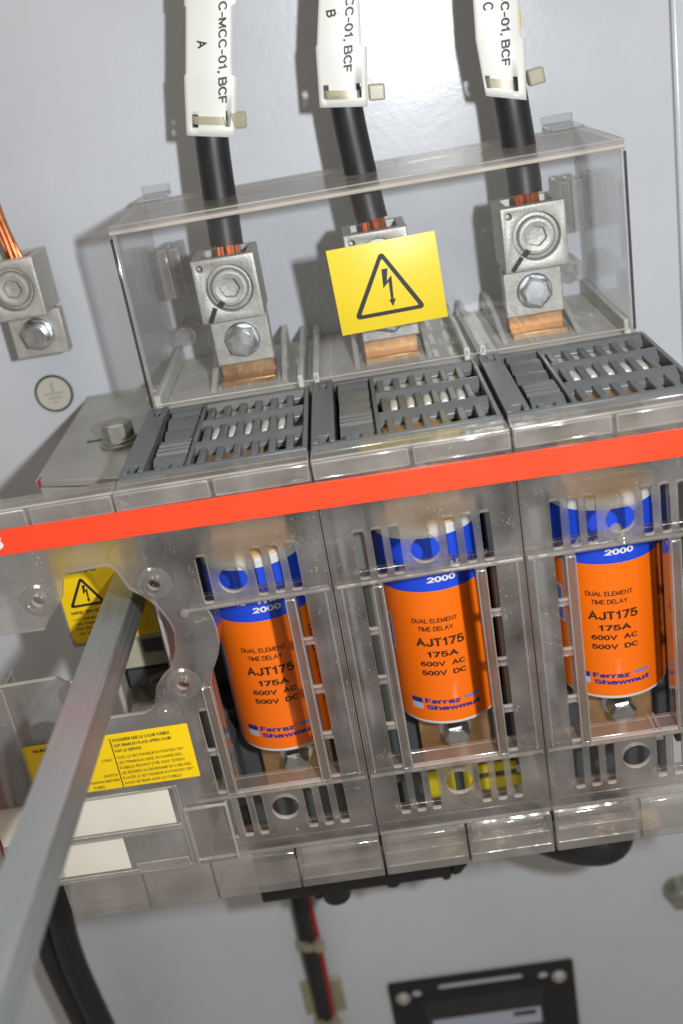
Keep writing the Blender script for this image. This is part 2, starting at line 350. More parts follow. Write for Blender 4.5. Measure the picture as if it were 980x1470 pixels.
_tc = {}
def _arc(cx, cy, rx, ry, a0, a1, n=9):
    return [(cx + rx * math.cos(math.radians(a0 + (a1 - a0) * i / n)), cy + ry * math.sin(math.radians(a0 + (a1 - a0) * i / n))) for i in range(n + 1)]
GL = {
 'A': (.74, [[(0, 0), (.37, 1), (.74, 0)], [(.14, .34), (.60, .34)]]),
 'B': (.64, [[(0, .52), (0, 1), (.36, 1)] + _arc(.36, .76, .24, .24, 90, -90) + [(0, .52)], [(.36, .52)] + _arc(.38, .26, .26, .26, 90, -90) + [(0, 0), (0, .52)]]),
 'C': (.70, [_arc(.37, .5, .37, .5, 42, 318, 18)]),
 'D': (.68, [[(0, 0), (0, 1), (.28, 1)] + _arc(.28, .5, .40, .5, 90, -90, 12) + [(0, 0)]]),
 'E': (.56, [[(.56, 1), (0, 1), (0, 0), (.56, 0)], [(0, .52), (.50, .52)]]),
 'F': (.54, [[(.54, 1), (0, 1), (0, 0)], [(0, .50), (.46, .50)]]),
 'G': (.74, [_arc(.37, .5, .37, .5, 42, 325, 18) + [(.74, .44), (.42, .44)]]),
 'H': (.64, [[(0, 0), (0, 1)], [(.64, 0), (.64, 1)], [(0, .52), (.64, .52)]]),
 'I': (.02, [[(.01, 0), (.01, 1)]]),
 'J': (.50, [[(.50, 1), (.50, .27)] + _arc(.25, .27, .25, .27, 0, -180)]),
 'K': (.62, [[(0, 0), (0, 1)], [(.60, 1), (.02, .40)], [(.20, .58), (.62, 0)]]),
 'L': (.50, [[(0, 1), (0, 0), (.50, 0)]]),
 'M': (.78, [[(0, 0), (0, 1), (.39, .12), (.78, 1), (.78, 0)]]),
 'N': (.66, [[(0, 0), (0, 1), (.66, 0), (.66, 1)]]),
 'O': (.76, [_arc(.38, .5, .38, .5, 90, 450, 24)]),
 'P': (.60, [[(0, 0), (0, 1), (.34, 1)] + _arc(.34, .73, .26, .27, 90, -90) + [(0, .46)]]),
 'Q': (.76, [_arc(.38, .5, .38, .5, 90, 450, 24), [(.46, .24), (.72, -.04)]]),
 'R': (.62, [[(0, 0), (0, 1), (.36, 1)] + _arc(.36, .75, .25, .25, 90, -90) + [(0, .50)], [(.32, .50), (.62, 0)]]),
 'S': (.62, [_arc(.31, .745, .28, .255, 25, 270, 12) + _arc(.31, .25, .31, .25, 90, -155, 12)]),
 'T': (.62, [[(0, 1), (.62, 1)], [(.31, 1), (.31, 0)]]),
 'U': (.64, [[(0, 1), (0, .32)] + _arc(.32, .32, .32, .32, 180, 360, 12) + [(.64, 1)]]),
 'V': (.70, [[(0, 1), (.35, 0), (.70, 1)]]),
 'W': (1.0, [[(0, 1), (.25, 0), (.5, .95), (.75, 0), (1.0, 1)]]),
 'X': (.66, [[(0, 0), (.66, 1)], [(0, 1), (.66, 0)]]),
 'Y': (.68, [[(0, 1), (.34, .45), (.68, 1)], [(.34, .45), (.34, 0)]]),
 'Z': (.60, [[(0, 1), (.60, 1), (0, 0), (.60, 0)]]),
 '0': (.56, [_arc(.28, .5, .28, .5, 90, 450, 24)]),
 '1': (.34, [[(.02, .76), (.24, 1), (.24, 0)]]),
 '2': (.56, [_arc(.28, .70, .27, .30, 165, -35, 12) + [(0, 0), (.56, 0)]]),
 '5': (.56, [[(.52, 1), (.10, 1), (.04, .50)] + _arc(.27, .32, .29, .32, 125, -150, 14)]),
 '6': (.56, [_arc(.28, .32, .28, .32, 90, 450, 20), _arc(.40, .36, .40, .64, 180, 75, 8)]),
 '7': (.54, [[(0, 1), (.54, 1), (.18, 0)]]),
 '8': (.56, [_arc(.28, .75, .24, .25, 90, 450, 18), _arc(.28, .26, .28, .26, 90, 450, 18)]),
 'e': (.52, [[(0, .37), (.52, .37)] + _arc(.26, .36, .26, .36, 0, 315, 14)]),
 'r': (.34, [[(0, 0), (0, .72)], _arc(.30, .38, .30, .34, 180, 85, 6)]),
 'a': (.50, [_arc(.24, .5, .26, .22, 150, 0, 8) + [(.50, 0)], _arc(.25, .2, .25, .2, 0, 360, 16)]),
 'z': (.46, [[(0, .72), (.46, .72), (0, 0), (.46, 0)]]),
 'h': (.50, [[(0, 0), (0, 1)], _arc(.25, .44, .25, .28, 180, 0, 8) + [(.50, 0)]]),
 'w': (.76, [[(0, .72), (.19, 0), (.38, .70), (.57, 0), (.76, .72)]]),
 'm': (.80, [[(0, 0), (0, .72)], _arc(.20, .46, .20, .26, 180, 0, 8) + [(.40, 0)], _arc(.60, .46, .20, .26, 180, 0, 8) + [(.80, 0)]]),
 'u': (.50, [[(0, .72), (0, .26)] + _arc(.25, .26, .25, .26, 180, 360, 8) + [(.50, .72)], [(.50, .3), (.50, 0)]]),
 't': (.34, [[(.14, 1), (.14, .2)] + _arc(.3, .2, .16, .2, 180, 275, 5), [(0, .72), (.34, .72)]]),
 '-': (.34, [[(0, .42), (.34, .42)]]), ',': (.06, [[(.07, .04), (.0, -.16)]]), '.': (.02, [[(.0, 0), (.02, .02)]]),
 "'": (.02, [[(.01, 1), (.01, .72)]]), '"': (.20, [[(0, 1), (0, .72)], [(.2, 1), (.2, .72)]]),
 '(': (.16, [_arc(.5, .45, .5, .75, 140, 220, 8)]), ')': (.16, [_arc(-.34, .45, .5, .75, 40, -40, 8)]),
}
def txt(s, bold=0.0):
    """plain grotesque lettering built from flat strokes; bold is the stroke half-width share"""
    k = (s, bold)
    if k in _tc: return _tc[k]
    hw = 0.062 + bold * 1.1; gap = 0.20 + bold
    vs = []; fs = []; x = 0.0
    for ch in s:
        if ch == ' ': x += .40; continue
        wd, strokes = GL[ch]
        for P in strokes:
            Q = [Vector((px + x, py)) for px, py in P]
            closed = (Q[0] - Q[-1]).length < 1e-4
            if closed: Q = Q[:-1]
            n = len(Q); o = len(vs)
            for i in range(n):
                p = Q[i]
                a = Q[i - 1] if (i > 0 or closed) else None
                b = Q[(i + 1) % n] if (i < n - 1 or closed) else None
                d1 = (p - a).normalized() if a is not None else None
                d2 = (b - p).normalized() if b is not None else None
                if d1 is None: d1 = d2
                if d2 is None: d2 = d1
                n1 = Vector((-d1.y, d1.x)); n2 = Vector((-d2.y, d2.x)); m = n1 + n2
                if m.length < .5: m = n1
                m.normalize(); L_ = hw / max(.42, m.dot(n1))
                e = Vector((0, 0))
                if not closed and i == 0: e = -d1 * hw * .6
                if not closed and i == n - 1: e = d1 * hw * .6
                vs.append(tuple(p + m * L_ + e)); vs.append(tuple(p - m * L_ + e))
            for i in range(n if closed else n - 1):
                j = (i + 1) % n
                fs.append((o + 2 * i + 1, o + 2 * j + 1, o + 2 * j, o + 2 * i))
        x += wd + gap
    _tc[k] = (vs, fs); return _tc[k]
def lettering(lines, fmap, mat, parent, name='lettering'):
    """lines: (string, centre u, centre v, width, height, bold[, mirror angle]); one mesh of print laid on a surface by fmap"""
    mb = MB()
    for ln in lines:
        s, cu_, cv, wd, ht, bold = ln[:6]; rot = ln[6] if len(ln) > 6 else 0
        vs, fs = txt(s, bold)
        x0 = min(v[0] for v in vs); x1 = max(v[0] for v in vs); y0 = min(v[1] for v in vs); y1 = max(v[1] for v in vs)
        if wd is None: wd = (x1 - x0) * ht / (y1 - y0)
        pts = []
        for x, y in vs:
            a = ((x - x0) / (x1 - x0) - .5) * wd; b = ((y - y0) / (y1 - y0) - .5) * ht
            c, s_ = math.cos(rot), math.sin(rot)
            pts.append(fmap(cu_ + a * c - b * s_, cv + a * s_ + b * c))
        mb.add(pts, fs)
    return mb.build(name, mat, parent, fix=False)
def flat(y): return lambda u, v: (u, y, v)

def hexbolt(name, c, r, parent, mats='zinc', flange=1.35, hgt=6, ph=0.2, axis='Y', dome=True):
    """bolt head whose outer end looks along -axis side (Y: towards camera, Z: up)"""
    mb = MB()
    if axis == 'Y':
        x, y, z = c
        mb.lathe([(r * flange, 0), (r * flange, -1.2), (r * 1.0, -1.9)], c, 'Y', 28)
        mb.cyl((x, y - 1.5, z), (x, y - hgt + .8, z), r, n=6, ph=ph)
        mb.cyl((x, y - hgt + .8, z), (x, y - hgt, z), r, r * .82, n=6, ph=ph)
        mb.lathe([(r * .74, -hgt - .02), (r * .70, -hgt - .35), (0.01, -hgt - .4)], c, 'Y', 24)
    else:
        x, y, z = c
        mb.lathe([(r * flange, 0), (r * flange, 1.6), (r * 1.0, 1.8)], c, 'Z', 28)
        mb.lathe([(r * flange * .85, 1.6), (r * flange * .85, 3.0), (r * .9, 3.2)], c, 'Z', 28)
        mb.cyl((x, y, z + 2.5), (x, y, z + hgt - .8), r, n=6, ph=ph)
        mb.cyl((x, y, z + hgt - .8), (x, y, z + hgt), r, r * .84, n=6, ph=ph)
        mb.lathe([(r * .74, hgt + .02), (r * .70, hgt + .3), (0.01, hgt + .35)], c, 'Z', 24)
    return mb.build(name, mats, parent, bevel=0.15, seg=1)

def ring_tri(cx, cz, half, h, t, rot=0):
    """outer and inner outline of a rounded warning triangle"""
    def tri(inset, rr):
        A = [(-half + inset * 1.9, inset), (half - inset * 1.9, inset), (0, h - inset * 2.1)]
        out = []
        for i in range(3):
            p = Vector(A[i]); a = (Vector(A[i - 1]) - p).normalized(); b = (Vector(A[(i + 1) % 3]) - p).normalized()
            ang = a.angle(b); d = rr / math.tan(ang / 2)
            s0 = p + a * d; s1 = p + b * d; cc = p + (a + b).normalized() * (rr / math.sin(ang / 2))
            a0 = math.atan2(s0.y - cc.y, s0.x - cc.x); a1 = math.atan2(s1.y - cc.y, s1.x - cc.x)
            while a1 - a0 > math.pi: a1 -= 2 * math.pi
            while a1 - a0 < -math.pi: a1 += 2 * math.pi
            for k in range(6):
                q = a0 + (a1 - a0) * k / 5; out.append((cc.x + rr * math.cos(q), cc.y + rr * math.sin(q)))
        c, s = math.cos(rot), math.sin(rot)
        return [(cx + x * c - y * s, cz + x * s + y * c) for x, y in out]
    return tri(0, t * .9), tri(t, t * .25)
def bolt_sym(cx, cz, s, rot=0):
    P = [(-0.16, 1.0), (0.16, 1.0), (0.02, 0.36), (0.30, 0.62), (0.22, -0.62), (0.34, -0.60), (0.13, -1.0), (-0.02, -0.62), (0.08, -0.62), (0.10, 0.30), (-0.22, 0.02)]
    c, n = math.cos(rot), math.sin(rot)
    return [(cx + s * (x * c - y * n), cz + s * (x * n + y * c)) for x, y in P]

# ------------------------------------------------------------------ the setting: enclosure back panel
W = 175.0
mb = MB(); mb.box(-420, 211.5, W, W + 3, -640, 420)
o = mb.build('wall', 'paint', bevel=1.2, seg=3); o['kind'] = 'structure'
mb = MB(); mb.box(211.8, 420, W - 1.2, W + 3, -640, 420)
o = mb.build('wall_side', 'paint', bevel=1.5, seg=3); o['kind'] = 'structure'

# ------------------------------------------------------------------ the fused switch: body, terminals, vents
PX = [0.0, 68.0, 136.0]                     # pole centres on the cover
sw = thing('fused_switch', 'grey three pole fused disconnect switch body with slotted vents and copper terminals', 'switch', (68, 175, -140))
mb = MB()
mb.box(-34, 170, 84, 172, -120, 33)          # block behind the fuses
for X in (-33, 34, 102, 169):                # partitions between poles
    mb.box(X - 1.2, X + 1.2, 16, 84.0, -118, 33)
mb.build('body', 'body_grey', sw, bevel=0.6)
for X in PX:
    for a, b in ((X - 31.6, X - 20.0), (X + 25.0, X + 32.6)):
        if a < -25: continue
        mb = MB(); mb.box(a, b, 33, 84.2, -96, 32); mb.build('pole_wall', 'body_grey', sw, bevel=0.6)
mb = MB()
mb.box(-30, 166, 60, 84, -132, -92)
for X in PX:
    mb.box(X - 24, X + 27, 52.2, 60.2, -152, -97)
    mb.box(X - 27, X - 22, 40, 60.2, -128, -96); mb.box(X + 26, X + 31, 40, 60.2, -128, -96)
mb.build('fuse_base', 'dark_plastic', sw, bevel=0.8)
# lower black part hanging out under the cover
mb = MB()
mb.box(-32, 60, 64, 150, -205, -121)
mb.prism([(60, -121), (60, -205), (64, -204), (74, -192), (77, -176), (77, -121)], 64, 150)
for x, ww, d in ((-22, 6, 2), (3, 14, 9), (-6, 5, 8), (31, 8, 6), (57, 5, 7), (82, 8, -14)):
    mb.cyl((x, 72, -185), (x, 72, -205 - d), ww / 2 * 1.15, ww / 2, n=18)
mb.box(77, 87, 66, 120, -184, -121)
mb.build('lower_base', 'black_plastic', sw, bevel=1.2)
# yellow strip behind the lower slots of the middle pole
for x0, x1, z0, z1 in ((56, 61.5, -147, -133), (62.5, 67.5, -147.5, -131), (71.5, 76, -146, -132), (78, 95.0, -137.6, -133.2), (78, 97, -146.5, -141)):
    mb = MB(); mb.box(x0, x1, 50.6, 52.4, z0, z1); mb.build('yellow_marker', 'marker_yellow', sw, bevel=.3)

# terminal shelf inside the shroud
mb = MB()
mb.box(-34, 170, 86.5, 174, 33.05, 36)
for X in (33.5, 102):
    mb.box(X - 4.5, X - 2, 88, 174, 36, 43); mb.box(X + 2, X + 4.5, 88, 174, 36, 43)
for X in (-30, 165):
    mb.box(X - 1.5, X + 1.5, 92, 174, 36, 43)
mb.build('terminal_shelf', 'terminal_grey', sw, bevel=0.8)
LX = [6.6, 69.4, 133.0]
for X in LX:
    for q in (-1, 1):
        x = X + q * 15.5; mb = MB()
        mb.prism([(108, 36), (168, 36), (168, 46), (152, 46)], x - 1.3, x + 1.3, 'YZ'); mb.build('terminal_web', 'terminal_grey', sw, bevel=0.5)
for X in LX:
    mb = MB(); mb.box(X - 12, X + 12, 122, 127, 20, 66); mb.box(X - 12, X + 12, 112.5, 122.2, 30, 38.5)
    mb.build('copper_tab', 'copper_plate', sw, bevel=0.6)

# vents: one grille per pole, each slat a piece
slat_me = {}
def slat(parent, x, y0, y1, wd=2.6):
    k = (round(y1 - y0, 2), wd)
    if k not in slat_me:
        L_ = y1 - y0; mbs = MB()
        mbs.prism([(0, -6), (L_, -6), (L_, -1.0), (L_ - 1.2, 0), (3.0, 0), (0, -2.6)], -wd / 2, wd / 2, 'YZ')
        o = mbs.build('slat', 'vent_grey', None, bevel=0.35, seg=1)
        slat_me[k] = o.data; first = o
    else:
        first = bpy.data.objects.new('slat', slat_me[k]); col.objects.link(first)
        b = first.modifiers.new('bevel', 'BEVEL'); b.width = .35 * S; b.segments = 1; b.limit_method = 'ANGLE'
    first.location = Vector((x, y0, 38.3)) * S
    first.parent = parent; bpy.context.view_layer.update()
ZT = 39.0
for X in PX:
    mb = MB()
    xl, xr = X - 33.3, X + 33.3
    mb.box(xl, xr, 11.5, 14.2, 31, ZT)                    # front bar
    mb.box(xl + 8.6, xr, 84, 87.2, 31, ZT - .6)           # rear bar
    mb.box(xr - 1.8, xr, 14.2, 84, 31, ZT - .3)
    # left strip with two sunk pockets
    a, b = xl, xl + 8.4
    for (x0, x1, y0, y1) in ((a, b, 20.5, 76), (a, a + 2.6, 14.2, 20.5), (b - 2.0, b, 14.2, 20.5), (a, a + 3, 76, 87.2), (b - 2.4, b, 76, 87.2), (a + 3, b - 2.4, 81.5, 87.2)):
        mb.box(x0, x1, y0, y1, 31, ZT + .4)
    mb.box(a, b, 14.2, 87, 30.8, 34)
    # sloped cross bars
    for y0, y1 in ((31.0, 37.0), (56.5, 62.0), (79.5, 84.0)):
        mb.prism([(y0, ZT - 5.2), (y1, ZT - 3.0), (y1, ZT), (y1 - 1.8, ZT), (y0, ZT - 2.8)], xl + 24.5, xr - 1.8, 'YZ')
    # louvre pocket wall
    mb.box(xl + 23.2, xl + 24.8, 14.2, 84, 31, ZT - .4)
    fr = mb.build('vent_grille', 'vent_grey', sw, bevel=0.35, seg=2)
    for y0, ln, zt in ((22, 7.5, ZT - .3), (31.5, 3.2, ZT - .1), (35.2, 3.2, ZT - .1), (39, 3.4, ZT - .1), (43, 3.0, ZT - .5), (52, 8.5, ZT - 1.2), (63, 10, ZT - .2), (76, 6, ZT - .3)):
        m2 = MB(); m2.prism([(y0, zt - 4.2), (y0, zt - 2.4), (y0 + ln * .6, zt - .5), (y0 + ln, zt - .4), (y0 + ln, zt - 3.4)], xl + 10.2, xl + 22.4, 'YZ')
        m2.build('louvre', 'vent_grey', fr, bevel=0.3, seg=1)
    m2 = MB(); m2.box(xl + 8.6, xl + 23.1, 20, 84, 30.6, 32); m2.build('pocket_floor', 'vent_grey', fr)
    for i in range(6):
        x = xl + 28.4 + i * 6.35
        slat(fr, x, 14.3, 31.5); slat(fr, x - .6, 37.1, 57); slat(fr, x - 1.2, 62.1, 80)
    for x in (xl + 13, xl + 19):
        slat(fr, x, 14.3, 21, 2.4)
    # what shows between the slats
    mb = MB(); mb.box(xl + 25, xl + 50, 23, 31, 31.5, 35.2); mb.build('copper_contact', 'copper_plate', sw, bevel=.5)
    for i in range(5):
        mb = MB(); x = xl + 31 + i * 6.3
        mb.lathe([(0.05, -5.5), (1.6, -5.0), (2.1, -3.2), (2.1, 3.2), (1.6, 5.0), (0.05, 5.5)], (x, 50.5, 35.4), 'Y', 14)
        mb.build('insulator', 'ceramic_white', sw)
    mb = MB(); mb.box(xl + 25, xr - 8, 71, 79.4, 31.0, 35.0); mb.build('chute_plate', 'terminal_grey', sw)

# ------------------------------------------------------------------ fuses
FX = [2.3, 70.6, 139.5]; FTXT = [-0.65, -1.4, -2.75]
FY, FR = 48.0, 21.3
def fuse(X, shift, where, dz=0.0):
    t = thing('fuse', 'orange cartridge fuse with blue band, ' + where, 'fuse', (X, FY, -93), 'cartridge fuses behind the clear cover')
    mb = MB(); mb.lathe([(FR - .8, -93), (FR - .25, -92.4), (FR - .25, -6.1), (FR - .8, -5.5)], (X, FY, 0), 'Z', 72)
    mb.build('tube', 'fuse_rim', t)
    mb = MB(); mb.lathe([(FR - 1.6, -5.6), (FR - 1.6, -5.0), (FR - 2.2, -4.7)], (X, FY, 0), 'Z', 60); mb.build('end_cap', 'cap_tan', t)
    mb = MB(); mb.lathe([(FR, -91.2), (FR, -31.8)], (X, FY, 0), 'Z', 96); mb.f = mb.f[:-2]; mb.m = mb.m[:-2]
    lab = mb.build('orange_label', 'fuse_orange', t, fix=False)
    mb = MB(); mb.lathe([(FR, -31.75), (FR, -9.2)], (X, FY, 0), 'Z', 96); mb.f = mb.f[:-2]; mb.m = mb.m[:-2]
    band = mb.build('blue_band', 'fuse_blue', t, fix=False)
    def cm(off=0.07):
        def f(u, v):
            a = (u + shift) / FR; r = FR + off
            return (X + r * math.sin(a), FY - r * math.cos(a), v)
        return f
    lettering([('DUAL ELEMENT', -1.0, -44.6, 18.2, 2.5, .04), ('TIME DELAY', -1.0, -48.1, 14.0, 2.4, .04),
               ('AJT175', 0, -54.0, 19.6, 4.3, .05), ('175A', .4, -59.6, 12.8, 3.0, .06),
               ('600V  AC', 0, -64.1, 18.2, 2.9, .06), ('500V  DC', 0, -68.3, 18.2, 2.9, .06)], cm(), 'fuse_ink', lab)
    lettering([('2000', 3.8, -26.9, 11.6, 2.5, .06), ('AMP TRAP', 0.6, -22.3, 27, 5.0, .08)], cm(), 'logo_white', band)
    lettering([('Ferraz', -2.2, -81.7, 15.0, 2.4, .08), ('Shawmut', 2.0, -84.9, 23.0, 2.6, .08)], cm(), 'logo_blue', lab)
    def patch(u0, u1, v0, v1, mat, off, nm):
        m = MB(); f = cm(off); n = 8
        vs = [f(u0 + (u1 - u0) * i / n, v) for v in (v0, v1) for i in range(n + 1)]
        m.add(vs, [(i, i + 1, n + 2 + i, n + 1 + i) for i in range(n)])
        return m.build(nm, mat, lab, fix=False)
    patch(-16.0, -10.9, -85.8, -83.0, 'logo_silver', .06, 'logo_mark'); patch(-16.0, -10.9, -83.0, -80.6, 'logo_blue', .06, 'logo_mark')
    patch(6.8, 13.2, -81.8, -80.4, 'logo_lightblue', .06, 'logo_mark')
    patch(-28.0, -21.3, -61, -44, 'logo_silver', .06, 'side_print'); patch(-27.4, -21.9, -60, -45.2, 'logo_lightblue', .10, 'side_print')
    lettering([('LISTED', 20.4 - shift, -47, 12, 2.6, .03, -math.pi / 2), ('CSA LR  600', 21.4 - shift, -66, 22, 3.2, .02, -math.pi / 2)], cm(), 'fuse_ink', lab)
    for z0, z1 in ((-124, -93.0), (-5.0, 29)):
        mb = MB(); mb.box(X - 15, X + 15, FY - 2.5, FY + 2.5, z0, z1); mb.build('blade', 'copper_plate' if z0 < -50 else 'cap_tan', t, bevel=.5)
    hexbolt('bolt', (X + .3, FY - 2.5, -105.5), 5.6, t, hgt=11, ph=.35, flange=1.28)
    hexbolt('bolt', (X + .3, FY - 2.5, 13.5), 5.6, t, hgt=11, ph=.1, flange=1.28)
    if dz:
        t.location.z += dz * S
    return t
fuse(FX[0], FTXT[0], 'beside the steel operating shaft', -1.4)
fuse(FX[1], FTXT[1], 'between two other fuses')
fuse(FX[2], FTXT[2], 'seen through the round hole with a plastic blob')

# ------------------------------------------------------------------ clear cover
cov = thing('clear_cover', 'hazy clear plastic switch cover with slots, round holes and a red stripe along its top', 'cover', (38, 0, -141))
TH = 2.4
SL = [(-23.8, -20.1), (-17.6, -14.0), (-11.6, -8.0), (7.9, 11.5), (14.1, 17.6), (20.1, 23.8)]
SIDE = [(-29.2, -11.2), (-49.6, -31.5), (-70.4, -52.4), (-90.2, -72.7)]
def pole_holes(X, kind):
    H = []
    for i, (a, b) in enumerate(SL):
        if kind == 0 and i < 2: continue
        H.append(rrect(X + a, X + b, -8.7, 9.6, .9))
    H.append(circ(X + .1, -.9, 5.1))
    for i, (a, b) in enumerate(SL):
        H.append(rrect(X + a, X + b, -112.1, -93.4, .9))
    H.append(circ(X + .2, -101.3, 5.2))
    for i, (z0, z1) in enumerate(SIDE):
        if not (kind == 0 and i < 2): H.append(rrect(X - 23.8, X - 20.2, z0, z1, .8))
        H.append(rrect(X + 20.2, X + 23.8, z0, z1, .8))
    if kind == 0:
        win = [(X + 16.4, -10.6), (-11.5, -10.6), (-10.2, -15), (-9.7, -20), (-10.0, -25), (-11.2, -29.5), (-13.2, -33.5), (-15.2, -36.8), (-16.3, -41), (-16.4, -91.3), (16.4, -91.3)]
    else:
        win = rrect(X - 16.4, X + 16.4, -91.3, -10.6, .4)
    H.append(win)
    return H
mech = [(-175, 38), (33.7, 38), (33.7, -121), (-112, -121), (-112, -30.0), (-90.8, -29.6), (-71.5, -29.4), (-68.9, -31.7), (-66.3, -33.4), (-62.5, -39.5), (-60.5, -47.5), (-58, -49.6),
        (-43.3, -49.6), (-40.5, -48.5), (-38.5, -46.2), (-36.4, -39.3), (-33, -35.4), (-29.8, -32.9), (-28.1, -30.0), (-25.9, -24.6), (-25.0, -18.6), (-25.6, -14.5), (-26.8, -11.2), (-28.3, -7.6), (-30.2, -4.7), (-32.4, -2.2), (-34.2, -.6), (-36.7, 1.5),
        (-38.4, 6.0), (-39.4, 9.0), (-40.6, 10.7), (-42.6, 11.6), (-56.2, 11.2), (-57.6, 10.6), (-58.5, 9.2), (-60.6, 2.3), (-61.8, .4), (-65.5, -3.1), (-68.4, -6.7), (-70.0, -9.2), (-110, -8.2), (-175, -7.5)]
h0 = pole_holes(0, 0) + [circ(-30, 35.2, 1.9, 20)]
for bx, bz in ((-68.9, 2.8), (-27.4, 2.3), (-26.3, -39.6)): h0.append(circ(bx, bz, 2.5, 20))
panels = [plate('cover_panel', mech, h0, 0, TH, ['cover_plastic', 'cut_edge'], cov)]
for k, X in ((1, 68.0), (2, 136.0)):
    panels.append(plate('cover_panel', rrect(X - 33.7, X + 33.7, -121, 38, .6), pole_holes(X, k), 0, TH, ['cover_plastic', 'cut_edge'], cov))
for X, pn, k in zip(PX, panels, range(3)):
    xl, xr = X - 33.6, X + 33.6
    # inner shelf, floor and window reveals
    m = MB(); m.box(xl + (16 if k == 0 else 1), xr - 1, TH, 11.5, -11.4, -9.8); m.build('shelf', ['rib_plastic', 'bright_edge'], pn, bevel=.3)
    m = MB(); m.box(xl + 1, xr - 1, TH, 11.5, -92.9, -91.3); m.build('shelf', ['shelf_plastic', 'bright_edge'], pn, bevel=.3)
    for sgn in (-1, 1):
        z1 = -41.5 if (k == 0 and sgn < 0) else -11.5
        m = MB(); a = X + sgn * 16.5; b = X + sgn * 20.1
        x0, x1 = min(a, b), max(a, b)
        m.box(x0 + .1, x0 + 1.2, TH, 11.5, -91.2, z1); m.box(x1 - 1.2, x1 - .1, TH, 11.5, -91.2, z1); m.box(x0, x1, -1.5, -.05, -91.0, z1)
        m.build('rib', ['rib_plastic', 'bright_edge'], pn, bevel=.35)
    if k == 0:                                  # bulged reveal next to the shaft opening
        c = [(-11.5, -10.6), (-10.2, -15), (-9.7, -20), (-10.0, -25), (-11.2, -29.5), (-13.2, -33.5), (-15.2, -36.8), (-16.3, -41)]
        m = MB()
        for i in range(len(c) - 1):
            (ax, az), (bx, bz) = c[i], c[i + 1]
            m.add([(ax, TH, az), (bx, TH, bz), (bx, 14, bz), (ax, 14, az), (ax - 1.2, TH, az), (bx - 1.2, TH, bz), (bx - 1.2, 14, bz), (ax - 1.2, 14, az)],
                  [(0, 1, 2, 3), (7, 6, 5, 4), (3, 2, 6, 7), (0, 4, 5, 1)])
        m.build('rib', ['rib_plastic'], pn)
    # lips across the pole, web walls along the seams
    x0 = -19 if k == 0 else xl + .5
    m = MB(); m.tube([(x0, -.7, -9.9), (X, -.5, -9.9), (xr - .5, -.5, -9.9)], .85, 10, steps=1); m.build('lip', ['rail_plastic'], pn)
    m = MB()
    m.tube([(xl + .5, -.5, -91.9), (xr - .5, -.4, -91.9)], .75, 10, steps=1); m.build('lip', ['rail_plastic'], pn)
    if k == 0:
        m = MB(); m.lathe([(.05, -1.3), (1.3, -.9), (1.8, 0), (1.3, .9), (.05, 1.3)], (-19.3, -1.2, -10.4), 'Y', 14); m.build('moulding_blob', ['rail_plastic'], pn)
        m = MB(); m.lathe([(.05, -1.2), (1.2, -.8), (1.6, 0), (.05, 1.2)], (-19.0, -1.2, -41.3), 'Y', 14); m.build('moulding_blob', ['rail_plastic'], pn)
    m = MB()
    for x in ([xr - 1.3] if k == 0 else [xl, xr - 1.3]): m.box(x + .05, x + 1.25, TH, 16, -120, 20)
    m.box(xl + 2.2, xl + 2.9, -.5, -.03, -90.5, -11.2) if k else None
    m.box(xr - 2.9, xr - 2.2, -.5, -.03, -90.5, -11.2)
    m.build('side_web', ['rib_plastic', 'bright_edge'], pn, bevel=.2)
    m = MB(); m.box(xl + 1.5, xr - 1.5, TH, 13, -118.6, -116.8); m.build('shelf', ['shelf_plastic', 'bright_edge'], pn, bevel=.3)  # added ledge, stands in for a milky reflection band low on the panel
    # faint ejector rings
    rings = [(28, 13), (-28, -22), (28, -22), (-28, -48), (28, -56), (28, -84)] + ([(-28, 13)] if k else [])
    for rx, rz in rings:
        if k == 0 and rx < 0: continue
        m = MB(); m.lathe([(4.05, -.03), (4.12, -.1), (4.24, -.1), (4.3, -.03)], (X + rx, 0, rz), 'Y', 30, closed=True)
        m.build('mould_ring', ['rib_plastic'], pn)
    # top cap over the stripe: two boxes with a bright ledge
    m = MB(); m.box(xl, xr, .3, 11.2, 36.2, 38.3); m.box(xl, xr, TH, 9.5, 30.5, 31.6)
    for a, b in ((xl, X - .5), (X + .5, xr)): m.box(a + .3, b - .3, -.8, -.04, 31.3, 37.6)
    m.build('top_cap', ['rail_plastic', 'bright_edge'], pn, bevel=.5)
    # bottom skirt: half boxes with horizontal ribs, leaning back
    for h, (a, b) in enumerate(((xl, X - .2), (X + .2, xr))):
        m = MB()
        m.prism([(TH, -121.1), (-.9, -122.6), (-.9, -140.2), (.6, -141.2), (16, -141.2), (16, -139.3), (1.6, -139.0), (1.6, -123.6), (TH, -122.6)], a + .1, b - .1, 'YZ')
        m.build('skirt', ['rail_plastic'], pn, bevel=.5)
        plain = (k == 2 and h == 1) or (k == 0 and h == 0)
        if not plain:
            m = MB()
            for z in (-129.5, -136):
                m.tube([(a + 1, -.75, z), (b - 1.5, -.75, z)], .55, 10, steps=1)
            m.tube([(a + 2, 3.2, -126), (b - 3, 3.2, -126)], 1.6, 10, steps=1); m.tube([(a + 2, 4.0, -133), (b - 3, 4.0, -133)], 1.8, 10, steps=1)
            m.build('ridge', ['rail_plastic'], pn)
